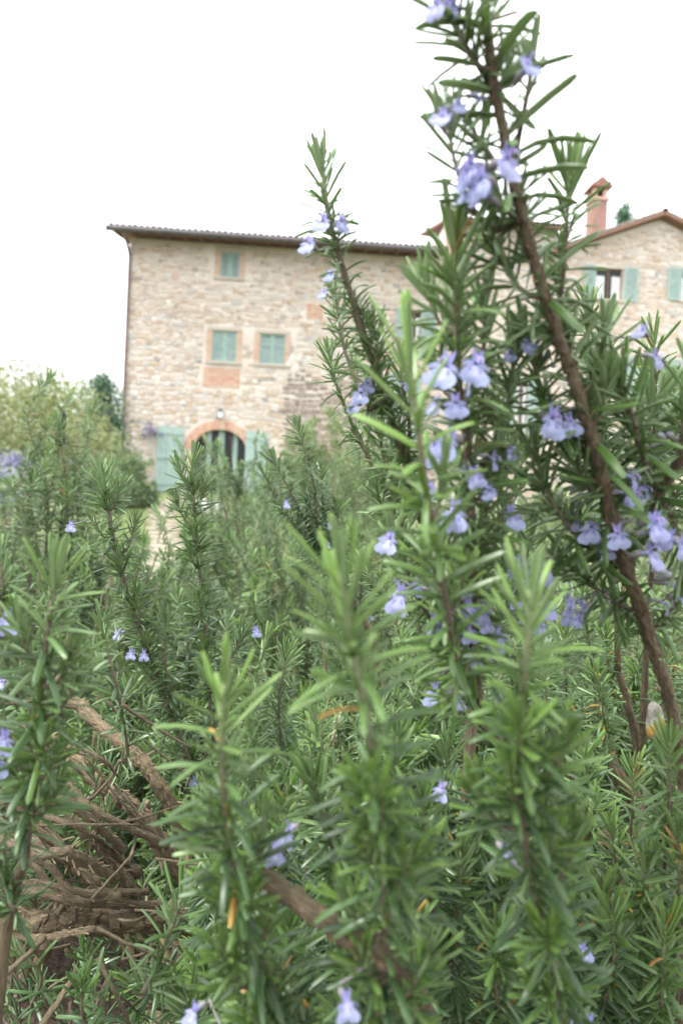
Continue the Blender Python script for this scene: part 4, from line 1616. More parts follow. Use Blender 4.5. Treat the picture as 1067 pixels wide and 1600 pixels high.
A.branch([(905, 1300, .52), (820, 1200, .47), (752, 1130, .44)], 0.0042, 0.0028, 20, 0.1)
A.branch([A.base, (960, 1420, .55), (905, 1300, .52)], 0.007, 0.0044, 20, 0.1)
# long arching leaves straight on the leader
A.shoot([(898, 600, .342), (850, 460, .328), (812, 330, .317), (785, 200, .312), (766, 90, .307), (752, -70, .302)], L=0.039, sp=0.0095, tip_sp=0.0095, amin=56, amax=72, curl=-0.42, tufts=0.25, step=3.14159, phi_j=0.6,
        young_amt=0.1, bare=0.12, r0=0.0028, r1=0.0022, green=0.0, dead=0.01)
A.shoot([(965, 850, .38), (935, 720, .36), (895, 590, .342)], L=0.034, sp=0.009, tip_sp=0.009, amin=60, amax=78, curl=-0.3, tufts=0.5, young_amt=0.15, bare=0.1, r0=0.003, r1=0.003, green=0, dead=0.03)
# side shoots of the leader
A.shoot([(778, 150, .318), (752, 110, .31), (722, 60, .305), (705, 10, .30), (695, -50, .295)], L=0.026, young_amt=0.3, tufts=0.3, bare=0.2)
A.shoot([(815, 345, .33), (770, 360, .322), (730, 310, .315), (706, 235, .31), (700, 175, .31)], L=0.025, tufts=0.35, young_amt=0.2, amax=60)
A.shoot([(800, 260, .325), (815, 190, .318), (828, 120, .315), (826, 90, .315)], L=0.024, sp=0.009, tufts=0.2, young_amt=0.2, bare=0.3)
A.shoot([(870, 510, .358), (880, 420, .345), (886, 330, .34), (888, 262, .335)], L=0.027, young_amt=0.5)
A.shoot([(905, 640, .37), (925, 590, .362), (938, 545, .36), (945, 505, .36)], L=0.026, young_amt=0.3)
A.shoot([(945, 740, .39), (900, 690, .37), (860, 640, .36), (835, 575, .352), (820, 515, .35)], L=0.029, young_amt=0.2)
A.shoot([(950, 760, .395), (985, 710, .38), (1010, 660, .375), (1030, 610, .375)], L=0.029, young_amt=0.15, dead=0.02)
A.shoot([(1025, 780, .385), (1000, 700, .365), (985, 640, .355), (960, 590, .35)], L=0.029, young_amt=0.15)
A.shoot([(1062, 720, .37), (1068, 660, .36), (1080, 610, .36), (1095, 570, .36)], L=0.028, young_amt=0.15)
A.shoot([(1030, 775, .385), (1058, 830, .375), (1075, 900, .372)], L=0.026, young_amt=0.1, tufts=0.7)
A.shoot([(970, 880, .41), (925, 860, .39), (885, 820, .38), (850, 760, .375), (835, 700, .375)], L=0.030, young_amt=0.1, tufts=0.6)
A.shoot([(1000, 960, .43), (955, 940, .41), (915, 905, .405), (880, 870, .40)], L=0.027, young_amt=0.1, tufts=0.6)
A.shoot([(1012, 985, .43), (1050, 950, .415), (1085, 890, .41)], L=0.028, young_amt=0.2)
# the flowering column left of the leader
c_ = A.shoot([(742, 1010, .40), (738, 880, .37), (735, 760, .35), (722, 640, .335), (712, 540, .33), (710, 440, .325), (712, 370, .32)], L=0.032, young_amt=0.55, tufts=0.5, dead=0.02, amax=62, r0=0.0024)
A.shoot([(735, 760, .35), (770, 700, .35), (795, 620, .355), (805, 540, .36)], L=0.030, young_amt=0.2)
A.shoot([(738, 880, .37), (775, 830, .38), (805, 760, .39), (822, 690, .395)], L=0.028, young_amt=0.1, tufts=0.6)
A.shoot([(742, 1000, .40), (785, 960, .41), (815, 900, .415), (830, 830, .415)], L=0.027, young_amt=0.1, tufts=0.6)
A.shoot([(722, 640, .335), (748, 580, .34), (758, 520, .34), (756, 465, .34)], L=0.026, young_amt=0.4)
# bright young shoot in front
a_ = A.shoot([(720, 1060, .37), (695, 930, .32), (672, 800, .29), (655, 690, .275), (643, 590, .27), (640, 545, .27)], L=0.032, young=0.10, young_amt=0.9, sp=0.007, tip_sp=0.0045, tip_len=0.75, tufts=0.3, r0=0.0019, r1=0.0011, green=0.6, amax=58)
A.side_shoots(a_, 4, (0.018, 0.03), 0.021, 0.1, 0.55, back=True, young_amt=0.7)
A.side_shoots(c_, 7, (0.02, 0.04), 0.023, 0.1, 0.8, back=True, young_amt=0.35)
A.side_shoots(mainb, 7, (0.02, 0.035), 0.024, 0.30, 0.92, back=True, young_amt=0.2, amax=76)
A.shoot([(735, 1040, .405), (700, 1000, .395), (660, 950, .39), (630, 880, .385), (612, 830, .385)], L=0.026, young_amt=0.2)
A.shoot([(735, 800, .355), (700, 850, .35), (690, 900, .35), (700, 960, .35)], L=0.026, young_amt=0.1)
A.shoot([(752, 1130, .44), (720, 1060, .42), (690, 1000, .41), (670, 930, .405)], L=0.028, young_amt=0.1, tufts=0.6)

# D: the slender pair rising into the sky
D = Bush(root_at(690, 0.62), 'slender rosemary bush whose thin shoot rises past the farmhouse roof into the sky', seed=72)
D.age_bias = 0.25
D.branch([D.base, (735, 1160, .60), (700, 940, .53), (655, 790, .47), (632, 700, .44)], 0.006, 0.0026, 40, 0.1)
D.branch([(700, 940, .53), (650, 860, .545), (610, 780, .545), (575, 715, .54)], 0.0024, 0.0016, 30, 0.1)
D.shoot([(655, 790, .47), (620, 680, .43), (588, 580, .41), (556, 485, .395), (532, 405, .385), (514, 340, .38), (506, 285, .378), (503, 245, .378)], L=0.0225, r0=0.0028, r1=0.0012, tufts=0.6, young_amt=0.25, dead=0.02, amax=64)
D.shoot([(620, 790, .545), (575, 715, .54), (545, 650, .535), (522, 590, .53), (512, 545, .53)], L=0.021, r0=0.0019, tufts=0.6, young_amt=0.4, dead=0.01)
D.shoot([(600, 620, .415), (555, 590, .43), (535, 530, .44), (525, 470, .44), (515, 440, .44)], L=0.018, r0=0.0016, tufts=0.6, young_amt=0.3)
D.shoot([(635, 720, .44), (640, 660, .435), (628, 600, .43), (625, 560, .43)], L=0.022, young_amt=0.3)
D.shoot([(660, 800, .475), (625, 770, .47), (600, 720, .465), (590, 660, .46)], L=0.022, young_amt=0.2, tufts=0.6)
D.shoot([(690, 900, .51), (640, 860, .50), (605, 810, .49), (585, 760, .48)], L=0.022, young_amt=0.2, tufts=0.6)
D.shoot([(575, 640, .41), (585, 590, .405), (590, 540, .40), (580, 500, .40)], L=0.021, young_amt=0.3)
D.shoot([(700, 960, .535), (650, 960, .54), (600, 930, .54), (560, 880, .54)], L=0.023, young_amt=0.2, tufts=0.6)

# C: the in-focus left bush with bare woody limbs
Cb = Bush(root_at(230, 0.80), 'rosemary bush with crisp upright shoots and bare twisted woody limbs low in the corner', seed=73)
Cb.branch([(-60, 1432, .60), (30, 1442, .61), (110, 1440, .62), (190, 1438, .635), (250, 1440, .66)], 0.0108, 0.0095, 70, 0.20, 12, flakes=120)
Cb.branch([(-40, 1395, .585), (50, 1395, .59), (120, 1405, .595), (190, 1398, .60)], 0.0045, 0.0038, 30, 0.2, flakes=40)
Cb.branch([(60, 1040, .80), (130, 1110, .76), (200, 1170, .73), (250, 1230, .72), (300, 1330, .74)], 0.0064, 0.0080, 70, 0.24, 12, flakes=90)
Cb.branch([(40, 1130, .72), (110, 1180, .70), (170, 1235, .69), (225, 1280, .69), (285, 1370, .72)], 0.0064, 0.0090, 70, 0.25, 12, flakes=130)
Cb.branch([(-40, 1230, .66), (40, 1275, .655), (100, 1335, .65), (165, 1395, .65), (215, 1440, .66)], 0.0048, 0.0062, 60, 0.26, 10, flakes=110)
Cb.branch([(95, 1255, .62), (140, 1310, .62), (185, 1355, .63), (210, 1400, .64), (222, 1440, .655)], 0.0038, 0.0046, 50, 0.26, 10, flakes=90)
Cb.branch([(20, 1300, .70), (60, 1360, .69), (95, 1410, .685)], 0.003, 0.004, 20, 0.2, flakes=25)
Cb.branch([(-20, 1545, .50), (30, 1505, .52), (70, 1465, .55)], 0.0024, 0.002, 14, 0.15)
Cb.branch([(60, 1610, .50), (95, 1560, .52), (120, 1520, .54)], 0.0030, 0.0022, 14, 0.2)
Cb.branch([Cb.base, (330, 1440, .78), (300, 1340, .74)], 0.018, 0.014, 20, 0.12)
Cb.branch([Cb.base, (290, 1470, .72), (250, 1440, .66)], 0.018, 0.0135, 20, 0.12)
for k in range(9):                                    # limbs fanning in from the edge
    y0 = 1110 + 42 * k + Cb.rng.uniform(-15, 15); d = 0.57 + 0.012 * (k % 4)
    ex, ey = 215 + Cb.rng.uniform(-50, 70), 1330 + 14 * k + Cb.rng.uniform(-20, 20)
    Cb.branch([(-50, y0, d + 0.05), (50 + Cb.rng.uniform(-20, 20), y0 * 0.62 + ey * 0.38 + Cb.rng.uniform(-22, 22), d + 0.015), (130 + Cb.rng.uniform(-20, 20), y0 * 0.3 + ey * 0.7 + Cb.rng.uniform(-18, 18), d), (ex, ey, d + 0.05)],
              Cb.rng.uniform(0.0020, 0.0038), Cb.rng.uniform(0.0026, 0.0046), 54, 0.26, 8, flakes=60)
for k in range(36):                                   # dry tangle between the limbs
    x, y, d = Cb.rng.uniform(-30, 250), Cb.rng.uniform(1080, 1570), Cb.rng.uniform(0.50, 0.66)
    a = Cb.rng.uniform(-1.3, 1.5); ln = Cb.rng.uniform(60, 190)
    Cb.branch([(x, y, d), (x + math.cos(a) * ln * 0.5 + Cb.rng.uniform(-12, 12), y + math.sin(a) * ln * 0.5, d + Cb.rng.uniform(-.01, .02)), (x + math.cos(a) * ln, y + math.sin(a) * ln + Cb.rng.uniform(-15, 15), d + 0.02)],
              Cb.rng.uniform(0.0008, 0.0019), 0.0010, 16, 0.22, 6, name='twig', flakes=14)
c1 = Cb.shoot([(335, 1160, .72), (325, 1040, .69), (315, 920, .67), (306, 820, .66), (300, 750, .655), (302, 712, .655)], L=0.027, r0=0.0026, r1=0.0012, tufts=0.5, young_amt=0.55, young=0.06, bare=0.12, dead=0.01, amax=62, curl=-0.15)
c2 = Cb.shoot([(300, 1190, .70), (262, 1100, .69), (225, 1000, .68), (198, 920, .67), (178, 840, .665), (165, 780, .66), (160, 738, .66)], L=0.027, r0=0.0028, r1=0.0012, tufts=0.5, young_amt=0.55, young=0.06, bare=0.12, amax=64, curl=-0.2)
Cb.shoot([(200, 1180, .60), (188, 1100, .56), (172, 1030, .545), (158, 975, .54)], L=0.028, r0=0.0018, sp=0.011, tufts=0.3, young_amt=0.3, bare=0.25)
Cb.shoot([(270, 1120, .69), (262, 1060, .68), (258, 1010, .68), (262, 960, .68)], L=0.024, young_amt=0.3)
Cb.shoot([(330, 1080, .70), (360, 1030, .69), (385, 985, .69)], L=0.024, young_amt=0.2)
Cb.shoot([(440, 1180, .72), (436, 1110, .70), (443, 1050, .69), (448, 1015, .69)], L=0.026, young_amt=0.6)
Cb.shoot([(210, 1320, .66), (215, 1270, .655), (180, 1230, .65), (165, 1180, .65)], L=0.024, sp=0.012, tufts=0.2, bare=0.3, young_amt=0.1)
Cb.shoot([(220, 1560, .40), (250, 1500, .41), (272, 1440, .415), (290, 1390, .42)], L=0.026, young_amt=0.4, amax=80, tufts=0.4)
Cb.shoot([(120, 1260, .63), (150, 1235, .625), (142, 1200, .62)], L=0.022, sp=0.010, tufts=0.2, young_amt=0.3)
Cb.shoot([(140, 1330, .62), (165, 1290, .615), (170, 1260, .615)], L=0.021, sp=0.010, tufts=0.2, young_amt=0.2)
for k in range(8):
    x = Cb.rng.uniform(-20, 210); y = Cb.rng.uniform(1490, 1600); d = Cb.rng.uniform(0.48, 0.66)
    Cb.shoot([(x, y + 60, d + 0.05), (x + Cb.rng.uniform(-40, 40), y + 10, d), (x + Cb.rng.uniform(-70, 70), y - 35, d - 0.02)], L=0.026, sp=0.014, tufts=0.2, bare=0.3, young_amt=0.2)

Cb.side_shoots(c1, 9, (0.02, 0.035), 0.020, 0.1, 0.8, young_amt=0.4)
Cb.side_shoots(c2, 11, (0.02, 0.04), 0.020, 0.1, 0.85, young_amt=0.4)
# near left sprig bush
Lb = Bush(root_at(-40, 0.42), 'close rosemary bush with a broad soft shoot at the picture edge', seed=74, n_single=240)
Lb.branch([Lb.base, (0, 1560, .40), (40, 1330, .37)], 0.005, 0.0026, 24, 0.1)
l_ = Lb.shoot([(40, 1330, .37), (55, 1220, .36), (62, 1110, .35), (72, 1010, .34), (84, 930, .335), (92, 888, .335)], L=0.030, r0=0.0024, young_amt=0.75, young=0.055, tufts=0.4, dead=0.01)
Lb.side_shoots(l_, 6, (0.02, 0.035), 0.022, 0.1, 0.6, young_amt=0.6)
Lb.shoot([(45, 1290, .37), (20, 1200, .375), (-5, 1120, .38), (-20, 1050, .38)], L=0.026, young_amt=0.2, tufts=0.6)
Lb.shoot([(20, 1420, .385), (-10, 1300, .39), (-30, 1200, .39)], L=0.026, young_amt=0.2)
Lb.shoot([(0, 1000, .46), (5, 920, .45), (-2, 860, .45)], L=0.024, young_amt=0.5)
for (x, y, yw) in ((10, 965, 0.3), (8, 1155, 0.2), (-5, 1190, 0.4)):
    flower(Lb, x, y, 0.36, yw, 0.018)

# B: the very near soft shoots
B = Bush(root_at(640, 0.40), 'closest rosemary bush with three large soft-focus shoots across the bottom', seed=75, n_single=300)
B.branch([(405, 1370, .30), (470, 1410, .29), (530, 1455, .285), (590, 1490, .285), (650, 1555, .31), (685, 1660, .37)], 0.0040, 0.0056, 50, 0.15, flakes=50)
B.branch([B.base, (700, 1800, .42), (685, 1660, .37)], 0.008, 0.0057, 20, 0.1)
b_ = B.shoot([(590, 1660, 0.304), (600, 1520, 0.292), (600, 1380, 0.275), (590, 1240, 0.260), (572, 1120, 0.248), (550, 1010, 0.240), (532, 892, 0.234)], L=0.031, young=0.075, young_amt=0.9, sp=0.0044, tip_sp=0.0028, tip_len=0.65, tufts=0.5, r0=0.0019, r1=0.0013, green=0.6, dead=0.01, amax=60, wf=0.88)
B.side_shoots(b_, 11, (0.018, 0.036), 0.022, 0.12, 0.60, young_amt=0.75, young=0.04, amax=66)
b_ = B.shoot([(470, 1640, 0.339), (420, 1530, 0.322), (385, 1430, 0.307), (362, 1330, 0.292), (350, 1230, 0.281), (347, 1150, 0.275), (352, 1068, 0.271)], L=0.030, young=0.06, young_amt=0.85, sp=0.0044, tip_sp=0.0028, tip_len=0.65, tufts=0.5, r0=0.0019, r1=0.0013, green=0.5, dead=0.02, wf=0.88, amax=72)
B.side_shoots(b_, 11, (0.018, 0.036), 0.022, 0.12, 0.60, young_amt=0.75, young=0.04, amax=66)
b_ = B.shoot([(900, 1680, 0.351), (870, 1530, 0.328), (835, 1390, 0.307), (815, 1270, 0.292), (812, 1160, 0.281), (818, 1070, 0.271), (825, 990, 0.267), (826, 922, 0.267)], L=0.030, young=0.07, young_amt=0.9, sp=0.0044, tip_sp=0.0028, tip_len=0.65, tufts=0.5, r0=0.0019, r1=0.0013, green=0.55, dead=0.008, wf=0.88, amax=66)
B.side_shoots(b_, 11, (0.018, 0.036), 0.022, 0.12, 0.60, young_amt=0.75, young=0.04, amax=66)
spots = [(660, 1250, 700, 1500, .285), (485, 1210, 520, 1420, .275), (720, 1330, 700, 1600, .30), (450, 1440, 500, 1700, .24), (545, 1480, 560, 1700, .235), (640, 1420, 660, 1650, .27), (780, 1450, 800, 1680, .28),
         (880, 1330, 900, 1560, .32), (950, 1440, 930, 1680, .32), (350, 1500, 400, 1720, .27), (700, 1170, 715, 1350, .31), (1010, 1520, 980, 1720, .31), (870, 1500, 860, 1720, .28), (290, 1560, 330, 1750, .29), (600, 1330, 620, 1560, .29),
         (420, 1330, 440, 1560, .31), (760, 1240, 770, 1460, .32), (930, 1250, 910, 1460, .36), (530, 1360, 540, 1600, .30)]
spots = [(a, b, c, e, d * 1.42) for a, b, c, e, d in spots]
spots += [(B.rng.uniform(300, 1080), y, None, None, B.rng.uniform(.40, .56)) for y in np.linspace(1150, 1600, 26)]
spots = [(a, b, c if c is not None else a + B.rng.uniform(-40, 40), e if e is not None else b + 170, d) for a, b, c, e, d in spots]
for (tx, ty, bx, by, d) in spots:
    mx = (tx + bx) / 2 + B.rng.uniform(-15, 15)
    B.shoot([(bx, by, d + 0.05), (mx, (ty + by) / 2, d + 0.02), (tx, ty, d)], L=B.rng.uniform(0.025, 0.030), lod=0 if d < 0.4 else 1, young_amt=B.rng.uniform(0.3, 0.7), tufts=0.45, dead=0.02, amax=68)
for (x, y, d, yw) in ((540, 1565, .245, 0.3), (305, 1580, .30, -0.6), (730, 1275, .32, 0.2), (955, 1465, .34, 0.5), (925, 1590, .33, 0.1), (895, 1590, .33, -0.4), (480, 1285, .30, -0.5), (565, 1490, .27, 0.6), (460, 1305, .31, 0.2), (755, 1195, .33, -.5)):
    flower(B, x, y, d * 1.1, yw, 0.0145)

# E: pale sprigs low at the right, in focus
E = Bush(root_at(1010, 0.85), 'rosemary bush of pale crisp shoots under the fork of the thick stem', seed=76)
E.branch([E.base, (1000, 1330, .80), (960, 1200, .76), (935, 1100, .74)], 0.012, 0.005, 30, 0.15, flakes=40)
E.branch([(990, 1320, .80), (1000, 1220, .78), (985, 1120, .77), (965, 1050, .76)], 0.007, 0.0035, 30, 0.15, flakes=30)
E.branch([(985, 1400, .78), (900, 1240, .72), (880, 1170, .70)], 0.006, 0.0035, 30, 0.15, flakes=30)
for (tx, ty, bx, by, d) in [(905, 905, 935, 1130, .72), (945, 985, 965, 1110, .76), (880, 985, 890, 1170, .72), (1000, 960, 985, 1130, .80), (1040, 1010, 1020, 1190, .72), (850, 1030, 870, 1200, .70), (1060, 930, 1050, 1100, .8), (930, 1050, 945, 1190, .66),
                            (1045, 1160, 1035, 1390, .42), (990, 1200, 985, 1420, .55), (955, 1290, 970, 1480, .50), (1010, 1340, 1000, 1530, .44), (1060, 1290, 1050, 1500, .42), (940, 1390, 955, 1580, .46), (900, 1200, 930, 1400, .60), (1040, 1440, 1030, 1640, .42),
                            (1020, 520, 1018, 720, .52), (1010, 590, 1030, 760, .55), (1055, 620, 1050, 800, .55), (918, 470, 930, 650, .66), (945, 545, 950, 720, .68)]:
    E.shoot([(bx, by, d + 0.04), ((tx + bx) / 2 + E.rng.uniform(-8, 8), (ty + by) / 2, d + 0.01), (tx, ty, d)], L=E.rng.uniform(0.025, 0.029), young_amt=E.rng.uniform(0.4, 0.7), tufts=0.35, dead=0.04, amax=70, base_age=0.12, r0=0.0017)
E.branch([(1018, 720, .56), (1020, 850, .62), (1010, 1000, .72), (1000, 1220, .78)], 0.0016, 0.004, 24, 0.1)
E.branch([(930, 640, .66), (945, 760, .68), (960, 900, .72), (965, 1050, .76)], 0.0016, 0.0036, 24, 0.1)

# middle dark sprigs leaning over the lawn
Mb = Bush(root_at(560, 1.05), 'dark rosemary bush with leaning twiggy shoots before the arched door', seed=77, n_single=200)
Mb.branch([Mb.base, (590, 1090, 1.0), (555, 950, .95), (520, 860, .92)], 0.007, 0.0035, 24, 0.1)
for (tx, ty, bx, by, d) in [(462, 660, 500, 850, .86), (425, 715, 500, 860, .88), (500, 730, 520, 870, .90), (475, 760, 525, 880, .88), (440, 790, 520, 900, .9), (525, 790, 540, 920, .9), (410, 735, 470, 830, .92), (550, 830, 560, 960, .9)]:
    Mb.shoot([(bx, by, d + 0.04), ((tx + bx) / 2 + Mb.rng.uniform(-6, 10), (ty + by) / 2, d + 0.01), (tx, ty, d)], L=0.025, young_amt=0.15, tufts=0.4, r0=0.0022)

# flowers of the tall bush
for (x, y, d, yw, sz) in ((760, 272, .30, -.35, .0215), (788, 250, .305, .35, .019), (735, 285, .305, -1.0, .018), (822, 105, .31, .4, .0165), (690, 185, .305, -.5, .0145), (683, 10, .30, -.3, .014), (715, 165, .31, .5, .011),
                         (690, 575, .315, -.35, .0225), (746, 570, .318, .35, .0205), (710, 632, .325, .1, .0155), (700, 690, .33, -.2, .019), (722, 785, .335, -.35, .020), (742, 742, .34, .3, .0145), (768, 716, .345, .8, .014), (797, 805, .37, .2, .0165),
                         (636, 770, .36, -.5, .014), (608, 845, .375, -.6, .019), (628, 930, .375, -.3, .020), (650, 915, .38, .6, .015), (680, 972, .37, .1, .0185), (730, 945, .37, .4, .019), (733, 985, .375, .3, .015), (815, 885, .395, -.3, .020), (838, 885, .40, .6, .018),
                         (800, 935, .41, .1, .014), (775, 995, .40, .5, .017), (735, 1025, .40, .1, .015), (672, 1085, .41, -.4, .018), (690, 1070, .41, .5, .014), (860, 655, .35, .1, .020), (826, 535, .355, .4, .014), (855, 950, .41, -.1, .019), (862, 985, .41, .2, .016), (885, 935, .42, .5, .015),
                         (975, 770, .37, .4, .018), (985, 745, .37, .5, .015), (925, 825, .385, -.7, .018), (965, 835, .375, .15, .0185), (1028, 820, .36, 0.0, .0185), (1028, 870, .36, .05, .019), (1062, 815, .355, .3, .018), (1064, 850, .355, .2, .016), (1048, 915, .40, .7, .018), (1062, 935, .395, .5, .015), (1062, 535, .345, .2, .014), (945, 858, .39, -.2, .012)):
    for _ in range(A.rng.integers(0, 3)):
        flower(A, x + A.rng.choice((-1, 1)) * A.rng.uniform(16, 30), y + A.rng.uniform(-22, 26), d - 0.004, yw + A.rng.uniform(-1.2, 1.2), sz * 0.82, A.rng.uniform(-.5, .2), A.rng.uniform(-.4, .4))
    flower(A, x, y, d - 0.014, yw + A.rng.uniform(-.55, .55), sz * A.rng.uniform(.85, 1.12), A.rng.uniform(-.4, .15), A.rng.uniform(-.3, .3))
for (x, y, d) in ((866, 632, .35), (895, 765, .385), (903, 790, .385), (910, 775, .385), (1035, 895, .37), (1042, 900, .37), (945, 845, .385), (938, 850, .385), (1045, 680, .36), (1032, 682, .36), (1000, 665, .365), (700, 172, .305), (725, 178, .31), (960, 920, .41), (970, 935, .41), (950, 940, .41), (940, 925, .41)):
    flower(A, x, y, d, A.rng.uniform(-1, 1), 0.015, A.rng.uniform(-.2, .5), 0, True)
for (x, y, d, yw, sz) in ((505, 348, .365, -.3, .0155), (532, 347, .37, .5, .0135), (475, 382, .365, -.5, .0145), (563, 615, .40, 0, .015), (572, 600, .402, .6, .012), (555, 632, .405, -.5, .012), (512, 432, .41, -.5, .011), (500, 455, .415, -.6, .010), (636, 600, .42, .4, .013)):
    flower(D, x, y, d, yw, sz, D.rng.uniform(-.25, .05))
for (x, y, d, yw) in ((8, 955, .62, .2), (205, 1020, .66, .2), (225, 1022, .66, .6), (400, 985, .68, .0), (185, 990, .66, -.4), (90, 830, .66, .2)):
    flower(Cb, x, y, d, yw + Cb.rng.uniform(-.6, .6), 0.0145)
for (x, y, d, yw) in ((436, 800, .85, .2), (510, 850, .88, .3), (515, 820, .88, .3)):
    flower(Mb, x, y, d, yw + Mb.rng.uniform(-.6, .6), 0.0145)
for b in (A, D, Cb, Lb, B, E, Mb):
    b.finish()

# ---- the border behind: whole bushes of shared shoots
def shoot_variant(k, lod):
    rng = np.random.default_rng(500 + k)
    ln = 0.26 + 0.03 * (k % 4)
    P = np.array([(0, 0, 0), (rng.normal(0, .012), rng.normal(0, .012), ln * 0.4), (rng.normal(0, .02), rng.normal(0, .02), ln * 0.75), (rng.normal(0, .02), rng.normal(0, .02), ln)])
    path = catmull(P, 14)
    rec = sprig_leaves(path, 0.0265, rng, sp=0.0055, tip_sp=0.0022, bare=0.08, tufts=0.34, young_amt=0.5, amax=64, dead=0.006, skip_low=0.1, wf=1.15 if lod == 1 else 1.4)
    V, F, lc = leaves_mesh_arrays(rec, lod)
    sv, sf, sl = stem_arrays(path, 0.0022, 0.0008, 6, 0.3)
    me = mesh_np('sprig', np.vstack([V, sv]), np.vstack([F, sf + len(V)]), np.concatenate([np.zeros(len(F)), np.ones(len(sf))]), np.vstack([lc, sl]))
    me.materials.append(M['leaf']); me.materials.append(M['stem'])
    return me


VLEN = [0.26 + 0.03 * (k % 4) for k in range(10)]
VAR1 = [shoot_variant(k, 1) for k in range(10)]
VAR2 = [shoot_variant(k + 20, 2) for k in range(8)]


def dome_bush(px, d, r, ytop, label, seed, n=150, lod=1, flowers=0, gap=None):
    rng = np.random.default_rng(seed)
    base = on_ground(px, d)
    h = at(px, ytop, d)[2] - base[2]
    t = thing('rosemary_bush', base, label, 'shrub', 'rosemary bushes of the border')
    ms = VAR1 if lod == 1 else VAR2
    # woody limbs
    limbs = []
    for i in range(7):
        a = i * 0.9 + rng.uniform(0, 0.5)
        e = np.array([math.cos(a) * r * 0.6, math.sin(a) * r * 0.6, h * rng.uniform(0.45, 0.7)])
        p = catmull([np.array([0, 0, -0.03]), e * np.array([0.35, 0.35, 0.4]) + rng.normal(0, .03, 3), e], 14)
        V, F = tube(p, np.linspace(0.011, 0.004, 14), 6, 0.12, rng)
        link('branch', mesh_np('branch', V, F), t, (M['bark'],))
        limbs.append(p)
    tips = []
    for i in range(n):
        v = rng.normal(0, 1, 3); v[2] = abs(v[2]) * 1.1
        v /= np.linalg.norm(v)
        if v[1] > 0.55 and rng.uniform() < 0.6: continue
        v2 = np.sign(v) * np.abs(v) ** 0.72
        q = v2 * np.array([r, r, h]) * rng.uniform(0.78, 1.03) * (1 + 0.10 * math.sin(6 * v[0] + seed) * math.cos(5 * v[1]))
        q[2] = max(q[2], 0.05)
        dr = np.array([v[0] * 0.55, v[1] * 0.55, 0.55 + 0.5 * v[2]]) + rng.normal(0, 0.24, 3)
        dr /= np.linalg.norm(dr)
        me = ms[rng.integers(len(ms))]
        ln = 0.30
        s = rng.uniform(0.62, 1.2)
        foot = q - dr * ln * s
        if gap and gap(base + q): continue
        o = link('sprig', me, t)
        x, y, z = basis(dr, np.array([rng.normal(), rng.normal(), rng.normal() + 0.01]))
        o.matrix_basis = Matrix(((x[0] * s, z[0] * s, y[0] * s, foot[0]), (x[1] * s, z[1] * s, y[1] * s, foot[1]), (x[2] * s, z[2] * s, y[2] * s, foot[2]), (0, 0, 0, 1)))
        # keep the frame right-handed
        if np.linalg.det(np.array([x, z, y]).T) < 0:
            o.matrix_basis = o.matrix_basis @ Matrix.Diagonal((-1, 1, 1, 1))
        o.color = (rng.uniform(-0.15, 0.35), rng.uniform(-0.45, 0.05), 0, 1)
        tips.append((q, dr, v))
    for i in range(6):                              # dry leafless twigs
        q, dr, v = tips[rng.integers(len(tips))]
        e = q + rng.normal(0, 0.04, 3); b = q * 0.55 + np.array([0, 0, 0.05])
        V, F = tube(catmull([b, (b + e) / 2 + rng.normal(0, 0.02, 3), e], 10), np.linspace(0.003, 0.0012, 10), 5, 0.15, rng)
        link('twig', mesh_np('twig', V, F), t, (M['bark'],))
    front = [q for q in tips if q[2][1] < 0.2]
    for k in range(flowers):
        q, dr, v = front[rng.integers(len(front))]
        e = link('flower', LIP, t)
        f = np.array([rng.normal(0, 0.5), -1, 0.1])
        x, y, z = basis(f, np.array([0, 0, 1.0])); s = 0.0115
        p = q - dr * rng.uniform(0.02, 0.12) + f * 0.012
        e.matrix_basis = Matrix(((x[0] * s, y[0] * s, z[0] * s, p[0]), (x[1] * s, y[1] * s, z[1] * s, p[1]), (x[2] * s, y[2] * s, z[2] * s, p[2]), (0, 0, 0, 1)))
        link('upper_lip', HOOD, e)
    return t, base, h


def path_gap(p):
    x, y, d = to_px(p)
    return (242 < x < 286 and 770 < y < 868) or (x < 245 and y > 1290)


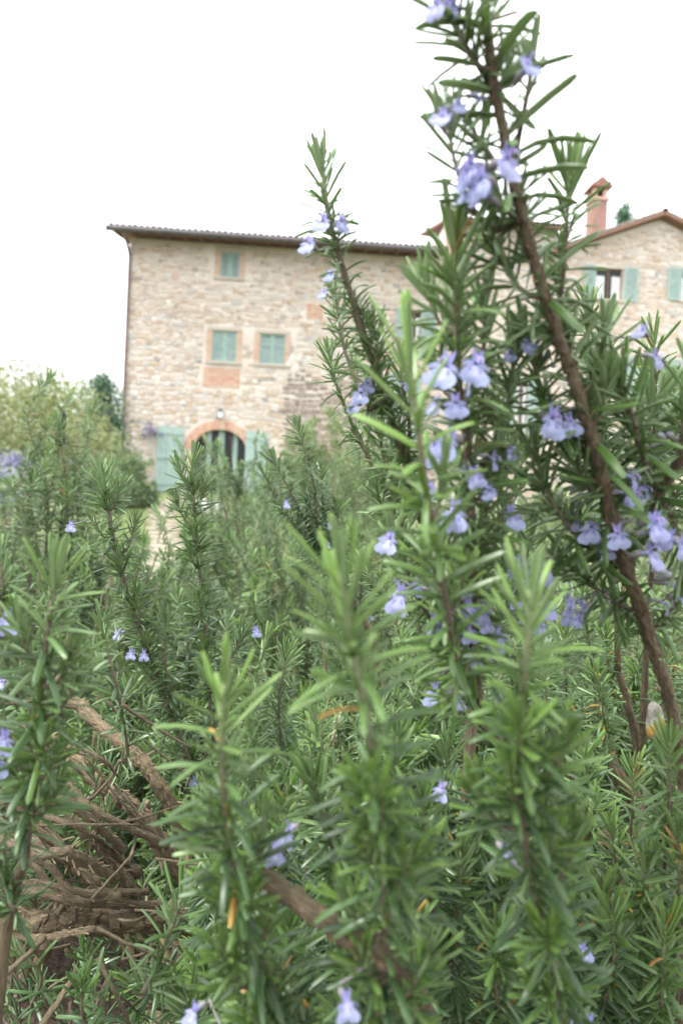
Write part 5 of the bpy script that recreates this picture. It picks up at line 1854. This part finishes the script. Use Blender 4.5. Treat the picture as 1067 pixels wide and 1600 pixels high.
dome = [
    # px, depth, radius, top, label, n, lod, flowers
    (75, 1.55, 0.34, 715, 'tall rosemary bush with thin flowering tips before the yellow-green trees', 120, 1, 7),
    (-40, 1.9, 0.42, 755, 'rosemary bush at the edge below the violet flowering bush', 110, 1, 3),
    (150, 2.3, 0.32, 800, 'low rosemary bush beside the slab path below the dark shrub', 90, 1, 2),
    (420, 3.0, 0.50, 650, 'soft rosemary bush on the lawn in front of the arched door', 130, 2, 3),
    (480, 2.3, 0.42, 690, 'rosemary bush behind the dark leaning shoots', 140, 1, 4),
    (350, 2.4, 0.24, 770, 'low rosemary bush just right of the slab path', 90, 1, 1),
    (610, 2.6, 0.50, 655, 'rosemary bush behind the slender pair of shoots', 140, 1, 3),
    (780, 2.0, 0.42, 765, 'rosemary bush seen between the flowering column and the thick stem', 130, 1, 3),
    (990, 1.7, 0.42, 725, 'rosemary bush behind the fork of the thick stem', 140, 1, 4),
    (395, 1.55, 0.30, 795, 'rosemary bush right of the crisp upright shoot', 120, 1, 4),
    (570, 1.5, 0.32, 815, 'rosemary bush behind the closest soft shoot', 130, 1, 4),
    (200, 1.35, 0.20, 815, 'small rosemary bush between the two crisp shoots and the path', 70, 1, 1),
    (60, 1.1, 0.27, 880, 'rosemary bush behind the broad soft shoot', 110, 1, 3),
    (300, 1.05, 0.26, 965, 'rosemary bush at the foot of the crisp upright shoot', 120, 1, 3),
    (520, 0.95, 0.26, 980, 'rosemary bush filling the gap under the closest shoot', 130, 1, 4),
    (700, 1.0, 0.28, 910, 'rosemary bush behind the foot of the flowering column', 130, 1, 4),
    (900, 1.1, 0.30, 880, 'rosemary bush of fine pale shoots below the flower clusters', 130, 1, 3),
    (1060, 1.0, 0.28, 910, 'rosemary bush at the edge behind the lichen stone', 110, 1, 2),
    (450, 0.72, 0.19, 1140, 'low rosemary bush behind the brown limb', 100, 1, 2),
    (650, 0.68, 0.18, 1130, 'low rosemary bush between two of the closest shoots', 100, 1, 3),
    (840, 0.72, 0.18, 1180, 'low rosemary bush behind the third soft shoot', 90, 1, 1),
]
for i, (px, d, r, yt, lab, n, lod, fl) in enumerate(dome):
    t, base, h = dome_bush(px, d, r, yt, lab, 900 + i, int(n * 1.25), lod, fl, path_gap)
    if i == 0:      # taller tips of that bush, one of them blackened
        rng = np.random.default_rng(4)
        for (tx, ty, dd) in ((98, 585, 1.47), (60, 640, 1.4), (118, 610, 1.5), (40, 690, 1.5), (135, 650, 1.6), (84, 612, 1.45), (20, 700, 1.4), (75, 690, 1.38), (112, 700, 1.40), (92, 720, 1.36), (128, 710, 1.45), (60, 730, 1.4), (108, 640, 1.38), (88, 655, 1.37), (45, 720, 1.42), (140, 740, 1.45), (100, 745, 1.35), (30, 740, 1.38)):
            tip = at(tx, ty, dd)
            kv = int(rng.integers(10)); o = link('sprig', VAR1[kv], t)
            lean = np.array([rng.normal(0, .12), rng.normal(0, .1), 1.0]); lean /= np.linalg.norm(lean)
            x, y, z = basis(lean, np.array([0.3, 1, 0]))
            s = 1.1
            ft = tip - base - lean * (VLEN[kv] + 0.015) * s
            o.matrix_basis = Matrix(((x[0] * s, z[0] * -s, y[0] * s, ft[0]), (x[1] * s, z[1] * -s, y[1] * s, ft[1]), (x[2] * s, z[2] * -s, y[2] * s, ft[2]), (0, 0, 0, 1)))
            o.color = (0.1, 0, 0, 1)
        c = at(97, 665, 1.42) - base
        P = catmull([c + np.array([0.002, 0, -0.042]), c + np.array([-0.004, 0, -0.02]), c, c + np.array([0.003, 0, 0.03])], 12)
        V, F = tube(P, np.array([.004, .010, .012, .009, .008, .009, .008, .0075, .008, .0075, .007, .003]), 8, 0.3)
        tw = link('withered_tip', mesh_np('withered_tip', V, F), t, (M['dark'],)); tw['label'] = 'blackened withered shoot tip'
        V, F = tube(catmull([c + np.array([0.002, 0, -0.04]), c + np.array([0.01, 0.02, -0.2]), np.array([0, 0, 0.3])], 12), np.linspace(0.003, 0.006, 12), 6)
        link('branch', mesh_np('branch', V, F), t, (M['bark'],))

print('objects', len(bpy.data.objects), 'tris', sum(len(m.polygons) for m in bpy.data.meshes) * 2)
